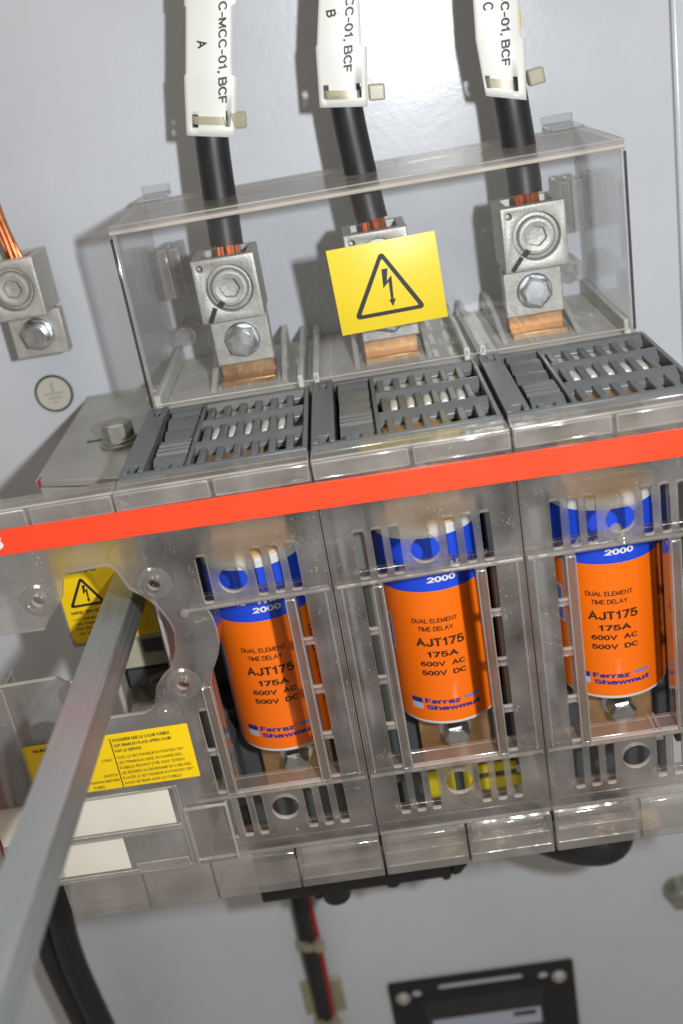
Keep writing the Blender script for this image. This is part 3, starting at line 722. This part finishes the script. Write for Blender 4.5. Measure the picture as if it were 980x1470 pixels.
    if k == 2:
        m = MB(); m.lathe([(.05, -1.6), (1.6, -1.1), (2.1, 0), (1.4, 1.2), (.05, 1.6)], (X - 1.7, 1.0, -4.6), 'Y', 16); m.build('moulding_blob', ['rail_plastic'], pn); m = MB(); m.lathe([(.05, -1.5), (1.4, -1.1), (2.3, 0), (.05, 1.5)], (X + .4, -.8, -8.4), 'Y', 16); m.build('moulding_blob', ['rail_plastic'], pn)
        for q in (7.2, 9.2): m = MB(); m.box(X + q, X + q + 1, 1, 11.6, -91.2, -90.4); m.build('moulding_line', ['rail_plastic'], pn)
        m = MB(); m.tube([(X + 7.4, -1.2, -92.5), (X + 10, -1.2, -92.5)], 1.3, 10, steps=1)
        m.build('moulding_blob', ['rail_plastic'], pn)
# cap strips over the mechanism part, left of the poles
m = MB(); m.box(-175, -34, .3, 11.2, 36.2, 38.3)
for a, b in ((-175, -64), (-63, -34)): m.box(a + .3, b - .3, -.8, -.04, 31.3, 37.6)
m.build('top_cap', ['rail_plastic', 'bright_edge'], panels[0], bevel=.5)
# mechanism part: bosses round the holes
for bx, bz, r in ((-68.9, 2.8, 6.2), (-27.4, 2.3, 6.4), (-26.3, -39.6, 6.6), (-66.5, -37.5, 6.0)):
    m = MB(); m.lathe([(2.5, -.05), (2.5, -2.6), (3.3, -3.0), (3.9, -2.4), (4.1, -1.2), (r - .8, -1.0), (r, -.05)], (bx, 0, bz), 'Y', 36, closed=True)
    m.build('boss', ['boss_plastic'], panels[0])
m = MB(); m.lathe([(.05, -1.6), (1.0, -1.4), (1.6, -.8), (3.0, -.7), (3.4, -.05)], (-35.5, 0, -50.2), 'Y', 28); m.build('boss', ['boss_plastic'], panels[0])
m = MB(); m.lathe([(6.2, -.03), (6.3, -.2), (6.5, -.2), (6.6, -.03)], (-35.5, 0, -50.2), 'Y', 36, closed=True); m.build('mould_ring', ['rib_plastic'], panels[0])
m = MB(); m.lathe([(5.0, -.03), (5.1, -.2), (5.3, -.2), (5.4, -.03)], (-35.3, 0, 14.8), 'Y', 36, closed=True); m.build('mould_ring', ['rib_plastic'], panels[0])
# seam rib, label holders, lower box and bottom skirt of the mechanism part
m = MB(); m.box(-92.6, -91.4, -1.2, -.05, -120, -30.2); m.box(-92.6, -91.4, TH, 14, -120, -30.2)
m.build('rib', ['rib_plastic', 'bright_edge'], panels[0], bevel=.25)
m = MB()
for z0, z1 in ((-83.6, -82.3), (-103.2, -100.2), (-121.8, -119.2)):
    m.box(-111.5, -40.5, -1.7, -.04, z0, z1)
m.box(-40.4, -38.6, -1.5, -.04, -121.5, -82.3)
m.box(-62, -41, -2.6, -1.75, -120.5, -115.5)
m.build('label_rail', ['rail_plastic', 'bright_edge'], panels[0], bevel=.35)
m = MB()
m.prism([(TH, -121.1), (-.9, -122.2), (-.9, -140.2), (.6, -141.2), (16, -141.2), (16, -139.3), (1.6, -139.0), (1.6, -123.6), (TH, -122.6)], -93.5, -62, 'YZ')
m.prism([(TH, -121.1), (-.9, -122.2), (-.9, -140.2), (.6, -141.2), (16, -141.2), (16, -139.3), (1.6, -139.0), (1.6, -123.6), (TH, -122.6)], -61.4, -34.2, 'YZ')
m.box(-93.3, -62.2, -1.3, -.95, -131.5, -130.3)
m.build('skirt', ['rail_plastic'], panels[0], bevel=.5)
m = MB(); m.box(-38.4, -21, -3.2, -.05, -119.9, -92.6);
m.build('corner_box', ['rib_plastic', 'bright_edge'], panels[0], bevel=.9)
# red stripe with the tail of a white logo
mb = MB()
tilt = -0.0125
mb.add([(-175, -1.05, 32.2 + 0.75), (172, -1.05, 28.8), (172, -1.05, 18.9), (-175, -1.05, 22.6 + 1.0), (-175, -.06, 32.95), (172, -.06, 28.8), (172, -.06, 18.9), (-175, -.06, 23.6)],
       [(0, 3, 2, 1), (4, 5, 6, 7), (0, 1, 5, 4), (3, 7, 6, 2), (0, 4, 7, 3), (1, 2, 6, 5)])
stripe = mb.build('red_stripe', 'red_tape', cov, bevel=.15)
lettering([('B', -77.6, 27.9, 6.4, 6.6, .05, -.02)], flat(-1.16), 'logo_white', stripe)
# warning label EN/FR stuck to the mechanism part
lab = plate('warning_label', rrect(-92.0, -28.8, -80.4, -56.3, .5), [], -.35, .3, 'yellow_label', cov, bev=0.05)
lab['label'] = 'wide yellow warning label with black French text'
to, ti = ring_tri(-83.2, -73.0, 7.6, 12.8, 1.1)
plate('triangle', to, [ti], -.47, .1, 'ink_black', lab, bev=0)
plate('divider', [(-58.75, -80.2), (-58.4, -80.2), (-58.4, -58), (-58.75, -58)], [], -.47, .1, 'ink_black', lab, bev=0)
LN = []
def left(s, x, z, h, wd, b): LN.append((s, x + wd / 2, z, wd, h, b))
left("S'ASSURER QUE LE CACHE FUSIBLE", -57.8, -58.9, 1.6, 21.8, .04)
left("SOIT REMIS EN PLACE APRES AVOIR", -57.8, -61.4, 1.6, 21.9, .04)
left("FAIT LE SERVICE", -57.8, -63.8, 1.6, 10.0, .04)
for i, (s, wd) in enumerate((('AVEC LE SECTIONNEUR EN POSITION "ON",', 25.6), ('LES TERMINAUX LIGNE OU CHARGE DES', 24.2), ('FUSIBLES PEUVENT ETRE SOUS TENSION', 24.8), ('(SE REFERER AU DIAGRAMME DU CABLAGE).', 27.0), ('PLACER LE SECTIONNEUR EN POSITION "OFF"', 27.4), ('AVANT DE REMPLACER LES FUSIBLES', 22.2))):
    left(s, -57.8, -66.8 - i * 2.36, 1.5, wd, .012)
def right(s, x, z, h, wd, b): LN.append((s, x - wd / 2, z, wd, h, b))
right('LOAD-', -59.6, -67.2, 1.3, 4.2, .02); right('SWITCH', -59.4, -74.2, 1.3, 5.4, .02)
right('POSITION BEFORE', -59.2, -76.6, 1.3, 12, .02); right('FUSES', -65.5, -78.9, 1.3, 4.2, .02)
left('WARNING', -88.3, -58.6, 2.0, 12.5, .06)
lettering(LN, flat(-.42), 'ink_black', lab)
# blank paper strips in the holders
plate('paper_strip', rrect(-111.5, -42.4, -100.1, -83.7, .2), [], -.5, .4, 'cream_paper', cov, bev=.05)
plate('paper_strip', rrect(-111.5, -64.8, -118.8, -103.4, .2), [], -.5, .4, 'cream_paper', cov, bev=.05)

# ------------------------------------------------------------------ operating mechanism behind the opening, and the shaft
mc = thing('shaft_mechanism', 'beige switch mechanism with a yellow warning sticker behind the steel shaft', 'mechanism', (-50, 60, -80))
mb = MB(); mb.box(-79, -36, 48, 84, -44, 4); mb.box(-66, -36.5, 52, 84, -60, -44.1)
for x in (-66, -40): mb.box(x - 1.2, x + 1.2, 50, 84.1, -82, -60)
mb.box(-66, -38, 60, 84, -84, -82)
mb.build('housing', 'mech_beige', mc, bevel=1)
mb = MB(); mb.box(-52, -42, 51.0, 54, -53, -47); mb.box(-62, -40, 54, 60, -70, -62); mb.cyl((-52, 50, -66), (-40, 50, -62), 2.2); mb.build('linkage', 'dark_plastic', mc, bevel=.8)
st = plate('yellow_sticker', rrect(-77.8, -37, -42, 3, 3), [], 47.5, .4, 'yellow_label', mc, bev=.05)
to, ti = ring_tri(-67.6, -25.3, 7.6, 13.2, 1.0, .02)
plate('triangle', to, [ti], 47.3, .15, 'ink_black', st, bev=0)
plate('flash_symbol', bolt_sym(-67.4, -20.0, 3.9), [], 47.3, .15, 'ink_black', st, bev=0)
LM = [('MISE EN GARDE', -66.5, -27.8, 17.5, 1.7, .03)] + [('LES TERMINAUX LIGNE', -66.5, -30.8 - i * 2.2, 17 - i % 2, 1.1, .01) for i in range(4)] + [('WARNING', -67, -9.6, 13, 2.0, .03)]
lettering(LM, flat(47.35), 'fuse_ink', st)
mb = MB(); hs = 5.9; sx, sz = -48.0, -18.0
mb.box(sx - hs, sx + hs, -290, 47.3, sz - hs, sz + hs)
sh = mb.build('operating_shaft', 'shaft_steel', None, bevel=.7, seg=3)
tag(sh, 'long square grey steel operating shaft sticking out through the cover opening', 'shaft')
# bent guide strip at the right rim of the opening
mb = MB(); mb.box(-31.5, -30.2, 8, 60, -52, -4); tag(mb.build('guide_strip', 'bracket_steel', None, bevel=.3), 'thin grey metal strip seen edge on beside the shaft opening', 'metal strip')

# ------------------------------------------------------------------ terminal shroud with sticker
shr = thing('terminal_shroud', 'clear plastic box shroud with yellow high voltage sticker over the three lugs', 'shroud', (68, 130, 38))
X0, X1, Y0, Y1, Z0, Z1 = -32.2, 167.0, 88.0, 158.0, 39.5, 113.5
mb = MB(); mb.box(X0 + 1.6, X1 - 1.6, Y0, Y0 + 1.8, Z0, Z1 - 2.2); mb.build('front_pane', ['shroud_plastic', 'bright_edge'], shr, bevel=.4)
for x0, x1 in ((X0, X0 + 1.5), (X1 - 1.5, X1)):
    mb = MB(); mb.box(x0, x1, Y0 + .2, W - .5, Z0, Z1 - 2.2); mb.build('side_pane', ['shroud_plastic', 'bright_edge'], shr, bevel=.4)
mb = MB(); mb.box(X0, X1, Y0 - .2, Y1, Z1 - 2.1, Z1); mb.build('top_pane', ['shroud_rim', 'bright_edge'], shr, bevel=.6)
mb = MB(); mb.box(X0, X1, Y0 - .9, Y0 + .8, Z1 - 3.6, Z1 - 2.0); mb.build('front_rim', 'cut_edge', shr, bevel=.5)
for xa, xb in ((X0 - .2, X0 + .9), (X1 - .9, X1 + .2)):
    mb = MB(); mb.box(xa, xb, Y0 - .7, Y0 + .15, Z0, Z1 - 4.7); mb.build('corner_edge', 'dark_edge' if 'dark_edge' in MAT else 'shroud_rim', shr, bevel=.3)
for xa, xb, z in ((-31, -18, 114), (152, 166, 114.2)):
    mb = MB(); mb.box(xa, xb, Y1 - 8, W - .1, Z1 - .5, Z1 + .8); mb.box(xa, xb, W - 1.2, W - .1, Z1 + .9, Z1 + 4.5); mb.build('flange', ['shroud_plastic', 'bright_edge'], shr, bevel=.4)
for x in (-22, 158):
    mb = MB(); mb.box(x - 5, x - .4, 150, W - .2, 70, 92); mb.box(x + .4, x + 5, 150, W - .2, 70, 92); mb.cyl((x, W - .2, 52), (x, 150, 52), 4.5, n=20)
    mb.build('clip', ['shroud_rim', 'bright_edge'], shr, bevel=.6)
stk = plate('voltage_sticker', [(49.1, 90.6), (91.9, 91.4), (92.9, 57.2), (50.2, 56.4)], [], 87.55, .4, 'yellow_vinyl', shr, bev=.03)
stk['label'] = 'bright yellow sticker with black lightning triangle'
to, ti = ring_tri(70.5, 62.0, 14.6, 25.6, 1.55, .018)
plate('triangle', to, [ti], 87.42, .12, 'ink_black', stk, bev=0)
plate('flash_symbol', bolt_sym(70.8, 72.5, 7.6, .02), [], 87.42, .12, 'ink_black', stk, bev=0)

# ------------------------------------------------------------------ lugs, cables and tags
def lug(X, name, label, group, Y=104.5, Zb=66.2, mark=True, tY=114.5, tdx=0.6, hexph=.25, tz0=45.0):
    t = thing(name, label, 'lug', (X, Y + 14, tz0), group)
    mb = MB(); wd = 13.0
    sub = []
    # block as plates with a round bore on the front and a cable bore on top
    bl = plate('block', [(X - wd, Zb), (X + wd, Zb), (X + wd, Zb + 26), (X - wd, Zb + 26)], [circ(X + .8, Zb + 13.2, 9.6), circ(X - 9.8, Zb + 22.6, 1.25, 16)], Y, 5, 'lug_tin', t, bev=.5)
    mb = MB(); mb.box(X - wd + .02, X + wd - .02, Y + 4.6, Y + 27, Zb + .02, Zb + 23)
    mb.box(X - wd + .02, X - 9.5, Y + 4.6, Y + 27, Zb + 22.9, Zb + 25.98); mb.box(X + 9.5, X + wd - .02, Y + 4.6, Y + 27, Zb + 22.9, Zb + 25.98)
    mb.box(X - 9.6, X + 9.6, Y + 24, Y + 27, Zb + 22.9, Zb + 25.98)
    mb.build('block_back', 'lug_tin', t, bevel=.3)
    # set screw: ring with a hexagonal socket
    mb = MB(); c = (X + .8, Y + 5, Zb + 13.2)
    prof = [(9.3, .0), (9.3, -1.4), (7.9, -1.6), (7.7, -3.6), (7.0, -4.4), (5.9, -4.5)]
    mb.lathe(prof, c, 'Y', 40); mb.f = mb.f[:-2]; mb.m = mb.m[:-2]
    n = 36; vs = []
    def hexr(a): 
        q = (a + hexph) % (math.pi / 3) - math.pi / 6
        return 4.5 * math.cos(math.pi / 6) / math.cos(q)
    for rr, h in ((lambda a: 5.9, -4.5), (hexr, -4.2), (hexr, -.6), (lambda a: .01, -.2)):
        for i in range(n):
            a = 2 * math.pi * i / n; r = rr(a); vs.append((c[0] + r * math.cos(a), c[1] + h, c[2] + r * math.sin(a)))
    mb.add(vs, [(j * n + i, (j + 1) * n + i, (j + 1) * n + (i + 1) % n, j * n + (i + 1) % n) for j in range(3) for i in range(n)])
    mb.build('set_screw', 'lug_tin', t, smooth_ang=30)
    mb = MB(); mb.box(X + tdx - 12.3, X + tdx + 12.3, tY, tY + 7.4, tz0, Zb - .05); mb.build('tongue', 'lug_tin', t, bevel=.6)
    hexbolt('hex_bolt', (X + tdx + .3, tY, tz0 + 10.5), 6.9, t, hgt=6.2, ph=.0, flange=1.08)
    if mark:
        mb = MB(); mb.box(-1.0, 1.0, Y - .12, Y - .03, -3.4, 3.4, xf=Matrix.Translation((X - 8.2, 0, Zb + 3.2)) @ Matrix.Rotation(math.radians(24 + 50 * hexph), 4, 'Y'))
        mb.box(-1.1, 1.1, Y + .3, Y + .42, -1.2, 1.2, xf=Matrix.Translation((X - 3.8, 0, Zb + 7.2)) @ Matrix.Rotation(math.radians(38), 4, 'Y'))
        mb.build('torque_mark', 'marker_ink', t)
    return t
G = 'cable lugs under the clear shroud'
lug(LX[0], 'cable_lug', 'tin plated cable lug with hex bolt and ink mark, under the cable tagged A', G, hexph=.1)
lug(LX[1], 'cable_lug', 'tin plated cable lug mostly hidden by the yellow lightning sticker', G, hexph=.5)
lug(LX[2], 'cable_lug', 'tin plated cable lug with hex bolt and ink mark, under the cable tagged C', G, hexph=.3, tdx=-1.0)

def cable(path, R, label, tagname):
    t = thing('power_cable', label, 'cable', path[0], 'black power cables feeding the lugs')
    P = [Vector(p) for p in path]
    mb = MB(); mb.tube([P[0] + (P[1] - P[0]) * .36] + P[1:], R, 28, steps=8); mb.build('insulation', 'cable_black', t)
    d = (P[1] - P[0]).normalized()
    k = 0
    for ring, n in ((0, 1), (2.0, 6), (4.2, 12)):
        for i in range(n):
            a = 2 * math.pi * i / n + ring
            off = Vector((math.cos(a) * ring, math.sin(a) * ring, 0))
            mb = MB(); p0 = P[0] + Vector((0, 0, -6)) + off * 1.12; p1 = P[0] + d * 9 + off
            mb.tube([p0, p0 * .5 + p1 * .5 + Vector((.25 * math.sin(a * 3), 0, 0)), p1], 1.0, 8, steps=3)
            mb.build('copper_strand', 'copper_strand', t)
    return t
CY = 128.0
pathA = [(8.0, 118.5, 88.5), (8.6, 121, 104), (10.0, CY, 137), (14.5, CY, 160), (19.8, CY + 1, 185), (27, CY + 2, 225), (36, CY + 4, 270), (50, CY + 4, 330)]
pathB = [(70.0, 118.5, 89), (68.5, 121, 104), (66.2, CY, 137), (67.2, CY, 160), (70.5, CY + 1, 187), (76, CY + 2, 225), (80, CY + 3, 280), (84, CY + 3, 330)]
pathC = [(133.2, 118.5, 89), (133.2, 121, 104), (132.3, CY, 131), (130.0, CY, 155), (129.0, CY + 1, 180), (130, CY + 2, 225), (133, CY + 3, 280), (136, CY + 3, 330)]
cable(pathA, 6.9, 'thick black cable with bare copper end, wearing the tag with letter A', 'A')
cable(pathB, 6.6, 'thick black cable running down behind the yellow lightning sticker, tag letter B', 'B')
cable(pathC, 6.9, 'thick black cable with bare copper end, wearing the tag with letter C', 'C')

def cable_tag(letter, label, axis, outline_l, outline_r, curve, ltr_uv, line_end, lean, slots, head, strap, faded=False, z1=240):
    """white plastic tag bent round the front of its cable; axis(z) is the cable centre, outline in mm at the tag's own surface"""
    t = thing('cable_tag', label, 'tag', (axis(150).x, axis(150).y, 140), 'white cable tags')
    def surf(x, z, off=0.0):
        c = axis(z); u = (x - c.x); r = 9.0
        return (x, c.y - 7.2 - off + curve * (u / 10.0) ** 2 * 0.9, z)
    # sheet as a grid between the two outlines; both start at one height, dz slants the rows
    dz = outline_r[0][1] - outline_l[0][1]
    outline_r = [(x, z - dz) for x, z in outline_r]
    slots = [(a, b, z0 - dz * (a + b) / 2, z1 - dz * (a + b) / 2) for a, b, z0, z1 in slots]
    n = 14; rows = []
    zs = sorted(set([p[1] for p in outline_l] + [p[1] for p in outline_r] + [z for s in slots for z in (s[2], s[3])]))
    zz = []
    for a, b in zip(zs, zs[1:]):
        k = max(1, int((b - a) / 6)); zz += [a + (b - a) * i / k for i in range(k)]
    zz.append(zs[-1])
    def interp(o, z):
        if z <= o[0][1]: return o[0][0]
        for (xa, za), (xb, zb) in zip(o, o[1:]):
            if za <= z <= zb: return xa + (xb - xa) * ((z - za) / (zb - za) if zb > za else 0)
        return o[-1][0]
    mb = MB(); grid = []
    for z in zz:
        xl, xr = interp(outline_l, z), interp(outline_r, z)
        fr = sorted(set([i / n for i in range(n + 1)] + [f for s in slots for f in s[:2]]))
        grid.append([surf(xl + (xr - xl) * f, z + dz * f) for f in fr])
    nf = len(fr); base = 0
    vs = [p for g in grid for p in g]; fs = []
    for i in range(len(zz) - 1):
        for j in range(nf - 1):
            fm = (fr[j] + fr[j + 1]) / 2; zm = (zz[i] + zz[i + 1]) / 2
            if any(s[0] < fm < s[1] and s[2] < zm < s[3] for s in slots): continue
            fs.append((i * nf + j, i * nf + j + 1, (i + 1) * nf + j + 1, (i + 1) * nf + j))
    mb.add(vs, fs)
    o = mb.build('sheet', 'tag_white', t, fix=False)
    sd = o.modifiers.new('solid', 'SOLIDIFY'); sd.thickness = .5 * S; sd.offset = -1
    # print: reads downwards
    def fm(u, v): return surf(u, v, .12)
    rot = -math.pi / 2
    lx, lz = ltr_uv; ex, ez = line_end
    def fml(u, v): return surf(u + (v - ez) * lean, v, .12)
    wd = 36.2
    s = 'C-MCC-01, BCF'
    lettering([(s, ex, ez + wd / 2, wd, 4.3, .045, rot)], fml, 'ink_black', o)
    lettering([(letter, lx, lz, None, 4.2, .045, rot)], fm, 'ink_black', o)
    # tie strap through the slots and its head
    (f0, f1, sz0, sz1) = strap
    xl, xr = interp(outline_l, sz0), interp(outline_r, sz0)
    m = MB(); k = 12; vs = []
    for off in (.55, 0.0):
        for z in (sz0, sz1):
            for i in range(k + 1):
                f = f0 + (f1 - f0) * i / k
                e = 1.0 if 0 < i < k else -1.6
                vs.append(surf(xl + (xr - xl) * f, z + dz * (f - .5), off * 1.0 if e > 0 else off - 1.2))
    q = k + 1; fs = []
    for i in range(k):
        fs += [(i, i + 1, q + i + 1, q + i), (2 * q + i, 3 * q + i, 3 * q + i + 1, 2 * q + i + 1), (i, 2 * q + i, 2 * q + i + 1, i + 1), (q + i, q + i + 1, 3 * q + i + 1, 3 * q + i)]
    m.add(vs, fs)
    # back half of the loop round the cable
    c = axis((sz0 + sz1) / 2)
    pts = [(c.x + 7.6 * math.cos(a), c.y + 7.6 * math.sin(a)) for a in [math.radians(q_) for q_ in range(-20, 201, 20)]]
    vs = [(x, y, z) for z in (sz0, sz1) for x, y in pts]; nn = len(pts)
    m.add(vs, [(i, i + 1, nn + i + 1, nn + i) for i in range(nn - 1)])
    so = m.build('tie_strap', 'tie_nylon', t, fix=False)
    m = MB(); hx, hz, ang = head
    m.box(-3.2, 3.2, c.y - 6.5, c.y + .5, -3.1, 3.1, xf=Matrix.Translation((hx, 0, hz)) @ Matrix.Rotation(ang, 4, 'Y'))
    m.build('tie_head', 'tie_nylon', t, bevel=.7, seg=3)
    return t
def pathfn(path):
    P = smooth(path, 12)
    def f(z):
        for a, b in zip(P, P[1:]):
            if a.z <= z <= b.z: return a.lerp(b, (z - a.z) / (b.z - a.z))
        return P[-1]
    return f
fa, fb, fc = pathfn(pathA), pathfn(pathB), pathfn(pathC)
cable_tag('A', 'white cable tag reading C-MCC-01, BCF with letter A', fa,
          [(0.7, 139.2), (4.6, 160.9), (5.4, 161.8), (10.5, 184.9), (10.1, 185.9), (20, 232)],
          [(19.9, 135.4), (25.3, 157.2), (23.5, 158.6), (28.6, 182.7), (30.7, 183.1), (40, 230)],
          1.0, (14.3, 171.3), (17.6, 148.7), .21, [(.13, .25, 141.6, 146.4), (.80, .90, 139.8, 145.6)], (22.3, 141.4, .12), (.15, .86, 141.7, 144.9))
cable_tag('B', 'white cable tag reading C-MCC-01, BCF with letter B', fb,
          [(55.4, 140.8), (57.6, 162.9), (58.2, 163.6), (61.6, 179.2), (64.0, 188.6), (70, 232)],
          [(74.4, 138.2), (77.5, 159.9), (75.5, 161.1), (77.2, 176.7), (78.4, 186.2), (84, 230)],
          1.0, (65.8, 173.8), (68.4, 152.0), .20, [(.10, .21, 143.5, 148.6), (.77, .88, 142.0, 147.3)], (78.9, 142.8, .08), (.12, .86, 142.4, 145.8))
cable_tag('C', 'white cable tag reading C-MCC-01, BCF with letter C', fc,
          [(121.6, 134.3), (119.8, 155.7), (119.9, 156.2), (120.5, 169.6), (121.2, 179.2), (126, 230)],
          [(137.4, 130.2), (139.0, 152.6), (137.4, 153.5), (138.2, 166.7), (138.9, 176.3), (143.5, 228)],
          1.3, (125.9, 166.5), (130.4, 144.1), .09, [(.06, .16, 137.0, 141.6), (.70, .81, 134.2, 139.6)], (142.4, 138.2, -.12), (.08, .74, 135.8, 139.2))
# yellow sleeve end peeping out beside tag C
mb = MB(); mb.tube([(137.0, 123.5, 156.5), (137.3, 123.6, 161), (136.8, 124, 166)], 1.3, 10); tag(mb.build('phase_sleeve', 'yellow_label', None), 'sliver of yellow tape on the cable tagged C', 'tape')

# ------------------------------------------------------------------ left side: bracket plate, ground lug, ground sign
br = thing('mounting_bracket', 'flat grey metal bracket with one hex bolt left of the vents', 'bracket', (-58, 120, 22))
mb = MB(); mb.prism([(-79.6, 63.5), (-34, 48), (-34, 172), (-80.4, 172), ], 22, 25, 'XY'); mb.build('plate', 'bracket_steel', br, bevel=.5)
mb = MB(); mb.box(-79.4, -34.2, 66.5, 69, 8, 22.3); mb.build('front_flange', 'bracket_steel', br, bevel=.4)
mb = MB(); mb.box(-80.2, -34.2, 171.2, W - .05, 2, 25.5); mb.build('flange', 'bracket_steel', br, bevel=.4)
hexbolt('hex_bolt', (-49.5, 93, 25), 6.6, br, 'bolt_dull', flange=1.3, hgt=10, ph=.4, axis='Z')
hexbolt('hex_bolt', (-41, 150, 25), 4.2, br, 'zinc', flange=1.3, hgt=6, ph=.4, axis='Z')
mb = MB(); mb.box(-66, -57, 101.2, 103.6, 25.02, 25.12, xf=None); mb.build('torque_mark', 'marker_ink', br)
mb = MB(); mb.box(-78.2, -77.4, 62.2, 66.4, 22.4, 25.1); mb.build('red_mark', 'cable_red', br)

lug(-92.0, 'ground_lug', 'tin plated lug with hex bolt and bare copper wire above the ground symbol', 'ground hardware', Y=140, Zb=74.5, mark=False, tY=152, tdx=3.2, tz0=54)
mb = MB(); mb.box(-6, 0.3, 139.85, 139.95, -1.0, 1.0, xf=Matrix.Translation((-94.3, 0, 81.5)) @ Matrix.Rotation(math.radians(-20), 4, 'Y'))
gw = thing('ground_wire', 'bare stranded copper wire entering the ground lug', 'wire', (-93, 154, 99))
for i in range(7):
    a = i * math.pi / 3; q = 0 if i == 6 else 2.5
    m2 = MB(); ox, oy = q * math.cos(a), q * math.sin(a)
    m2.tube([(-89 + ox, 154 + oy, 94), (-92 + ox * math.cos(.6) - oy * math.sin(.6), 153 + oy, 112), (-93.5 + ox, 150 + oy, 136), (-96 + ox, 149 + oy, 170)], 1.35, 8, steps=5)
    m2.build('copper_strand', 'copper_strand', gw)
gs = plate('ground_sticker', circ(-96.0, 29.6, 9.4, 48), [], W - .45, .4, 'ink_black', None, bev=.03)
tag(gs, 'round cream ground symbol sticker with dark rim on the white panel', 'sticker')
g2 = plate('sticker_face', circ(-96.0, 29.6, 8.3, 48), [], W - .62, .15, 'sticker_cream', gs, bev=0)
mb = MB(); yy = W - .78
for x0, x1, z0, z1 in ((-96.3, -95.6, 30.2, 35.6), (-100.8, -91.0, 29.4, 30.0), (-99.2, -92.6, 27.2, 27.8), (-97.6, -94.2, 25.0, 25.6)): mb.box(x0, x1, yy, yy + .1, z0, z1)
mb.build('ground_symbol', 'ink_faded', gs)

# ------------------------------------------------------------------ below: load cables, harness, panel device, wall bolt
mb = MB(); mb.tube([(78, 84, -176), (92, 82, -188), (112, 80, -203), (131, 80, -211), (140, 81, -208), (141, 84, -190), (141, 88, -150)], lambda t: 8.5 + 2.5 * math.sin(math.pi * min(1, t * 1.1)), 22, steps=6)
tag(mb.build('load_cable', 'cable_black'), 'fat black cable bulging out under the clear cover', 'cable')
for k, (x, d) in enumerate(((-158, 'slimmer black cable hanging beside the steel shaft, nearer the harness'), (-172, 'slimmer black cable hanging beside the steel shaft, farther from the harness'))):
    mb = MB(); mb.tube([(x + 24 - 4 * k, 128 + 8 * k, -130), (x + 10, 126 + 8 * k, -200), (x, 124 + 8 * k, -262), (x + 2, 126 + 8 * k, -330), (x + 10, 132 + 8 * k, -430)], 7.0, 18, steps=6)
    tag(mb.build('hanging_cable', 'cable_black'), d, 'cable', 'black cables hanging by the shaft')
mb = MB(); mb.tube([(-150, 150, -20), (-139, 80, -85), (-137, 60, -108), (-138.5, 60, -142), (-150, 80, -200)], 4.6, 14, steps=6); tag(mb.build('red_wire', 'cable_red'), 'red wire behind the clear cover edge beside the shaft', 'wire')
hn = thing('wire_harness', 'bundle of black and red wires tied to the white panel below the cover', 'wiring', (-32, 168, -350))
for dx, dy, m, r in ((-2.6, 0, 'cable_black', 3.0), (1.6, -2, 'cable_black', 3.0), (5.0, .6, 'cable_red', 1.9), (-.5, 2.5, 'cable_black', 2.6)):
    mb = MB(); mb.tube([(-33 + dx, 164 + dy, -230), (-32.5 + dx, 166 + dy, -290), (-33.2 + dx * 1.1, 167 + dy, -345), (-33.5 + dx * .9, 167 + dy, -395), (-36 + dx, 166 + dy, -470)], r, 12, steps=5)
    mb.build('wire', m, hn)
for z in (-332, -398, -286):
    mb = MB(); mb.cyl((-32.5, 166, z - 2.2), (-32.6, 166, z + 2.2), 7.2, n=20); mb.box(-29, -23, 158, 163, z - 2.6, z + 2.6); mb.build('cable_tie', 'tie_nylon', hn, bevel=.4)
mb = MB(); mb.box(-46, -20, 172.2, W - .05, -400, -372); mb.build('tie_mount', 'tie_nylon', hn, bevel=1)

dv = thing('panel_device', 'black framed panel device with slot and corner screws at the bottom of the panel', 'device', (67, 175, -420))
DY = 172.4; K = (DY + 341.2) / 491.2
def dx_(x): return 59.2 + (x - 59.2) * K
def dz_(z): return 164.7 + (z - 164.7) * K
def drr(x0, x1, z0, z1, r): return rrect(dx_(x0), dx_(x1), dz_(z0), dz_(z1), r)
plate('front_frame', drr(10.6, 123.6, -470, -360, 2), [drr(40.5, 93, -370.4, -365.4, 2.4), circ(dx_(27.5), dz_(-370.8), 3.4, 20), circ(dx_(105.0), dz_(-369.6), 3.4, 20), drr(30, 104, -460, -379, 5)], DY, 2.2, 'black_plastic', dv, bev=.4)
mb = MB(); mb.box(dx_(28), dx_(106), DY + 2.1, W - .02, dz_(-464), dz_(-377)); mb.build('case', 'black_plastic', dv, bevel=.8)
mb = MB(); mb.box(dx_(30.2), dx_(103.8), DY + 1.3, DY + 2.3, dz_(-459), dz_(-379.4)); mb.build('screen', 'screen_grey', dv)
mb = MB(); mb.box(dx_(34), dx_(101), DY + 1.0, DY + 1.35, dz_(-408), dz_(-395)); pl = mb.build('name_plate', 'logo_silver', dv)
mb = MB(); mb.box(dx_(84), dx_(98), DY + .75, DY + 1.05, dz_(-400), dz_(-396.8)); mb.build('dark_mark', 'ink_black', pl)
for x, z in ((18.8, -371.3), (114.2, -370.4)): hexbolt('corner_screw', (dx_(x), DY, dz_(z)), 3.6, dv, 'lug_tin', hgt=3.2, flange=1.3)
wb = thing('wall_bolt', 'zinc hex bolt with washer on the white panel right of the cover', 'bolt', (196, 175, -340))
hexbolt('bolt_head', (196.5, W, -340), 8.2, wb, 'bolt_dull', hgt=11, flange=1.35)
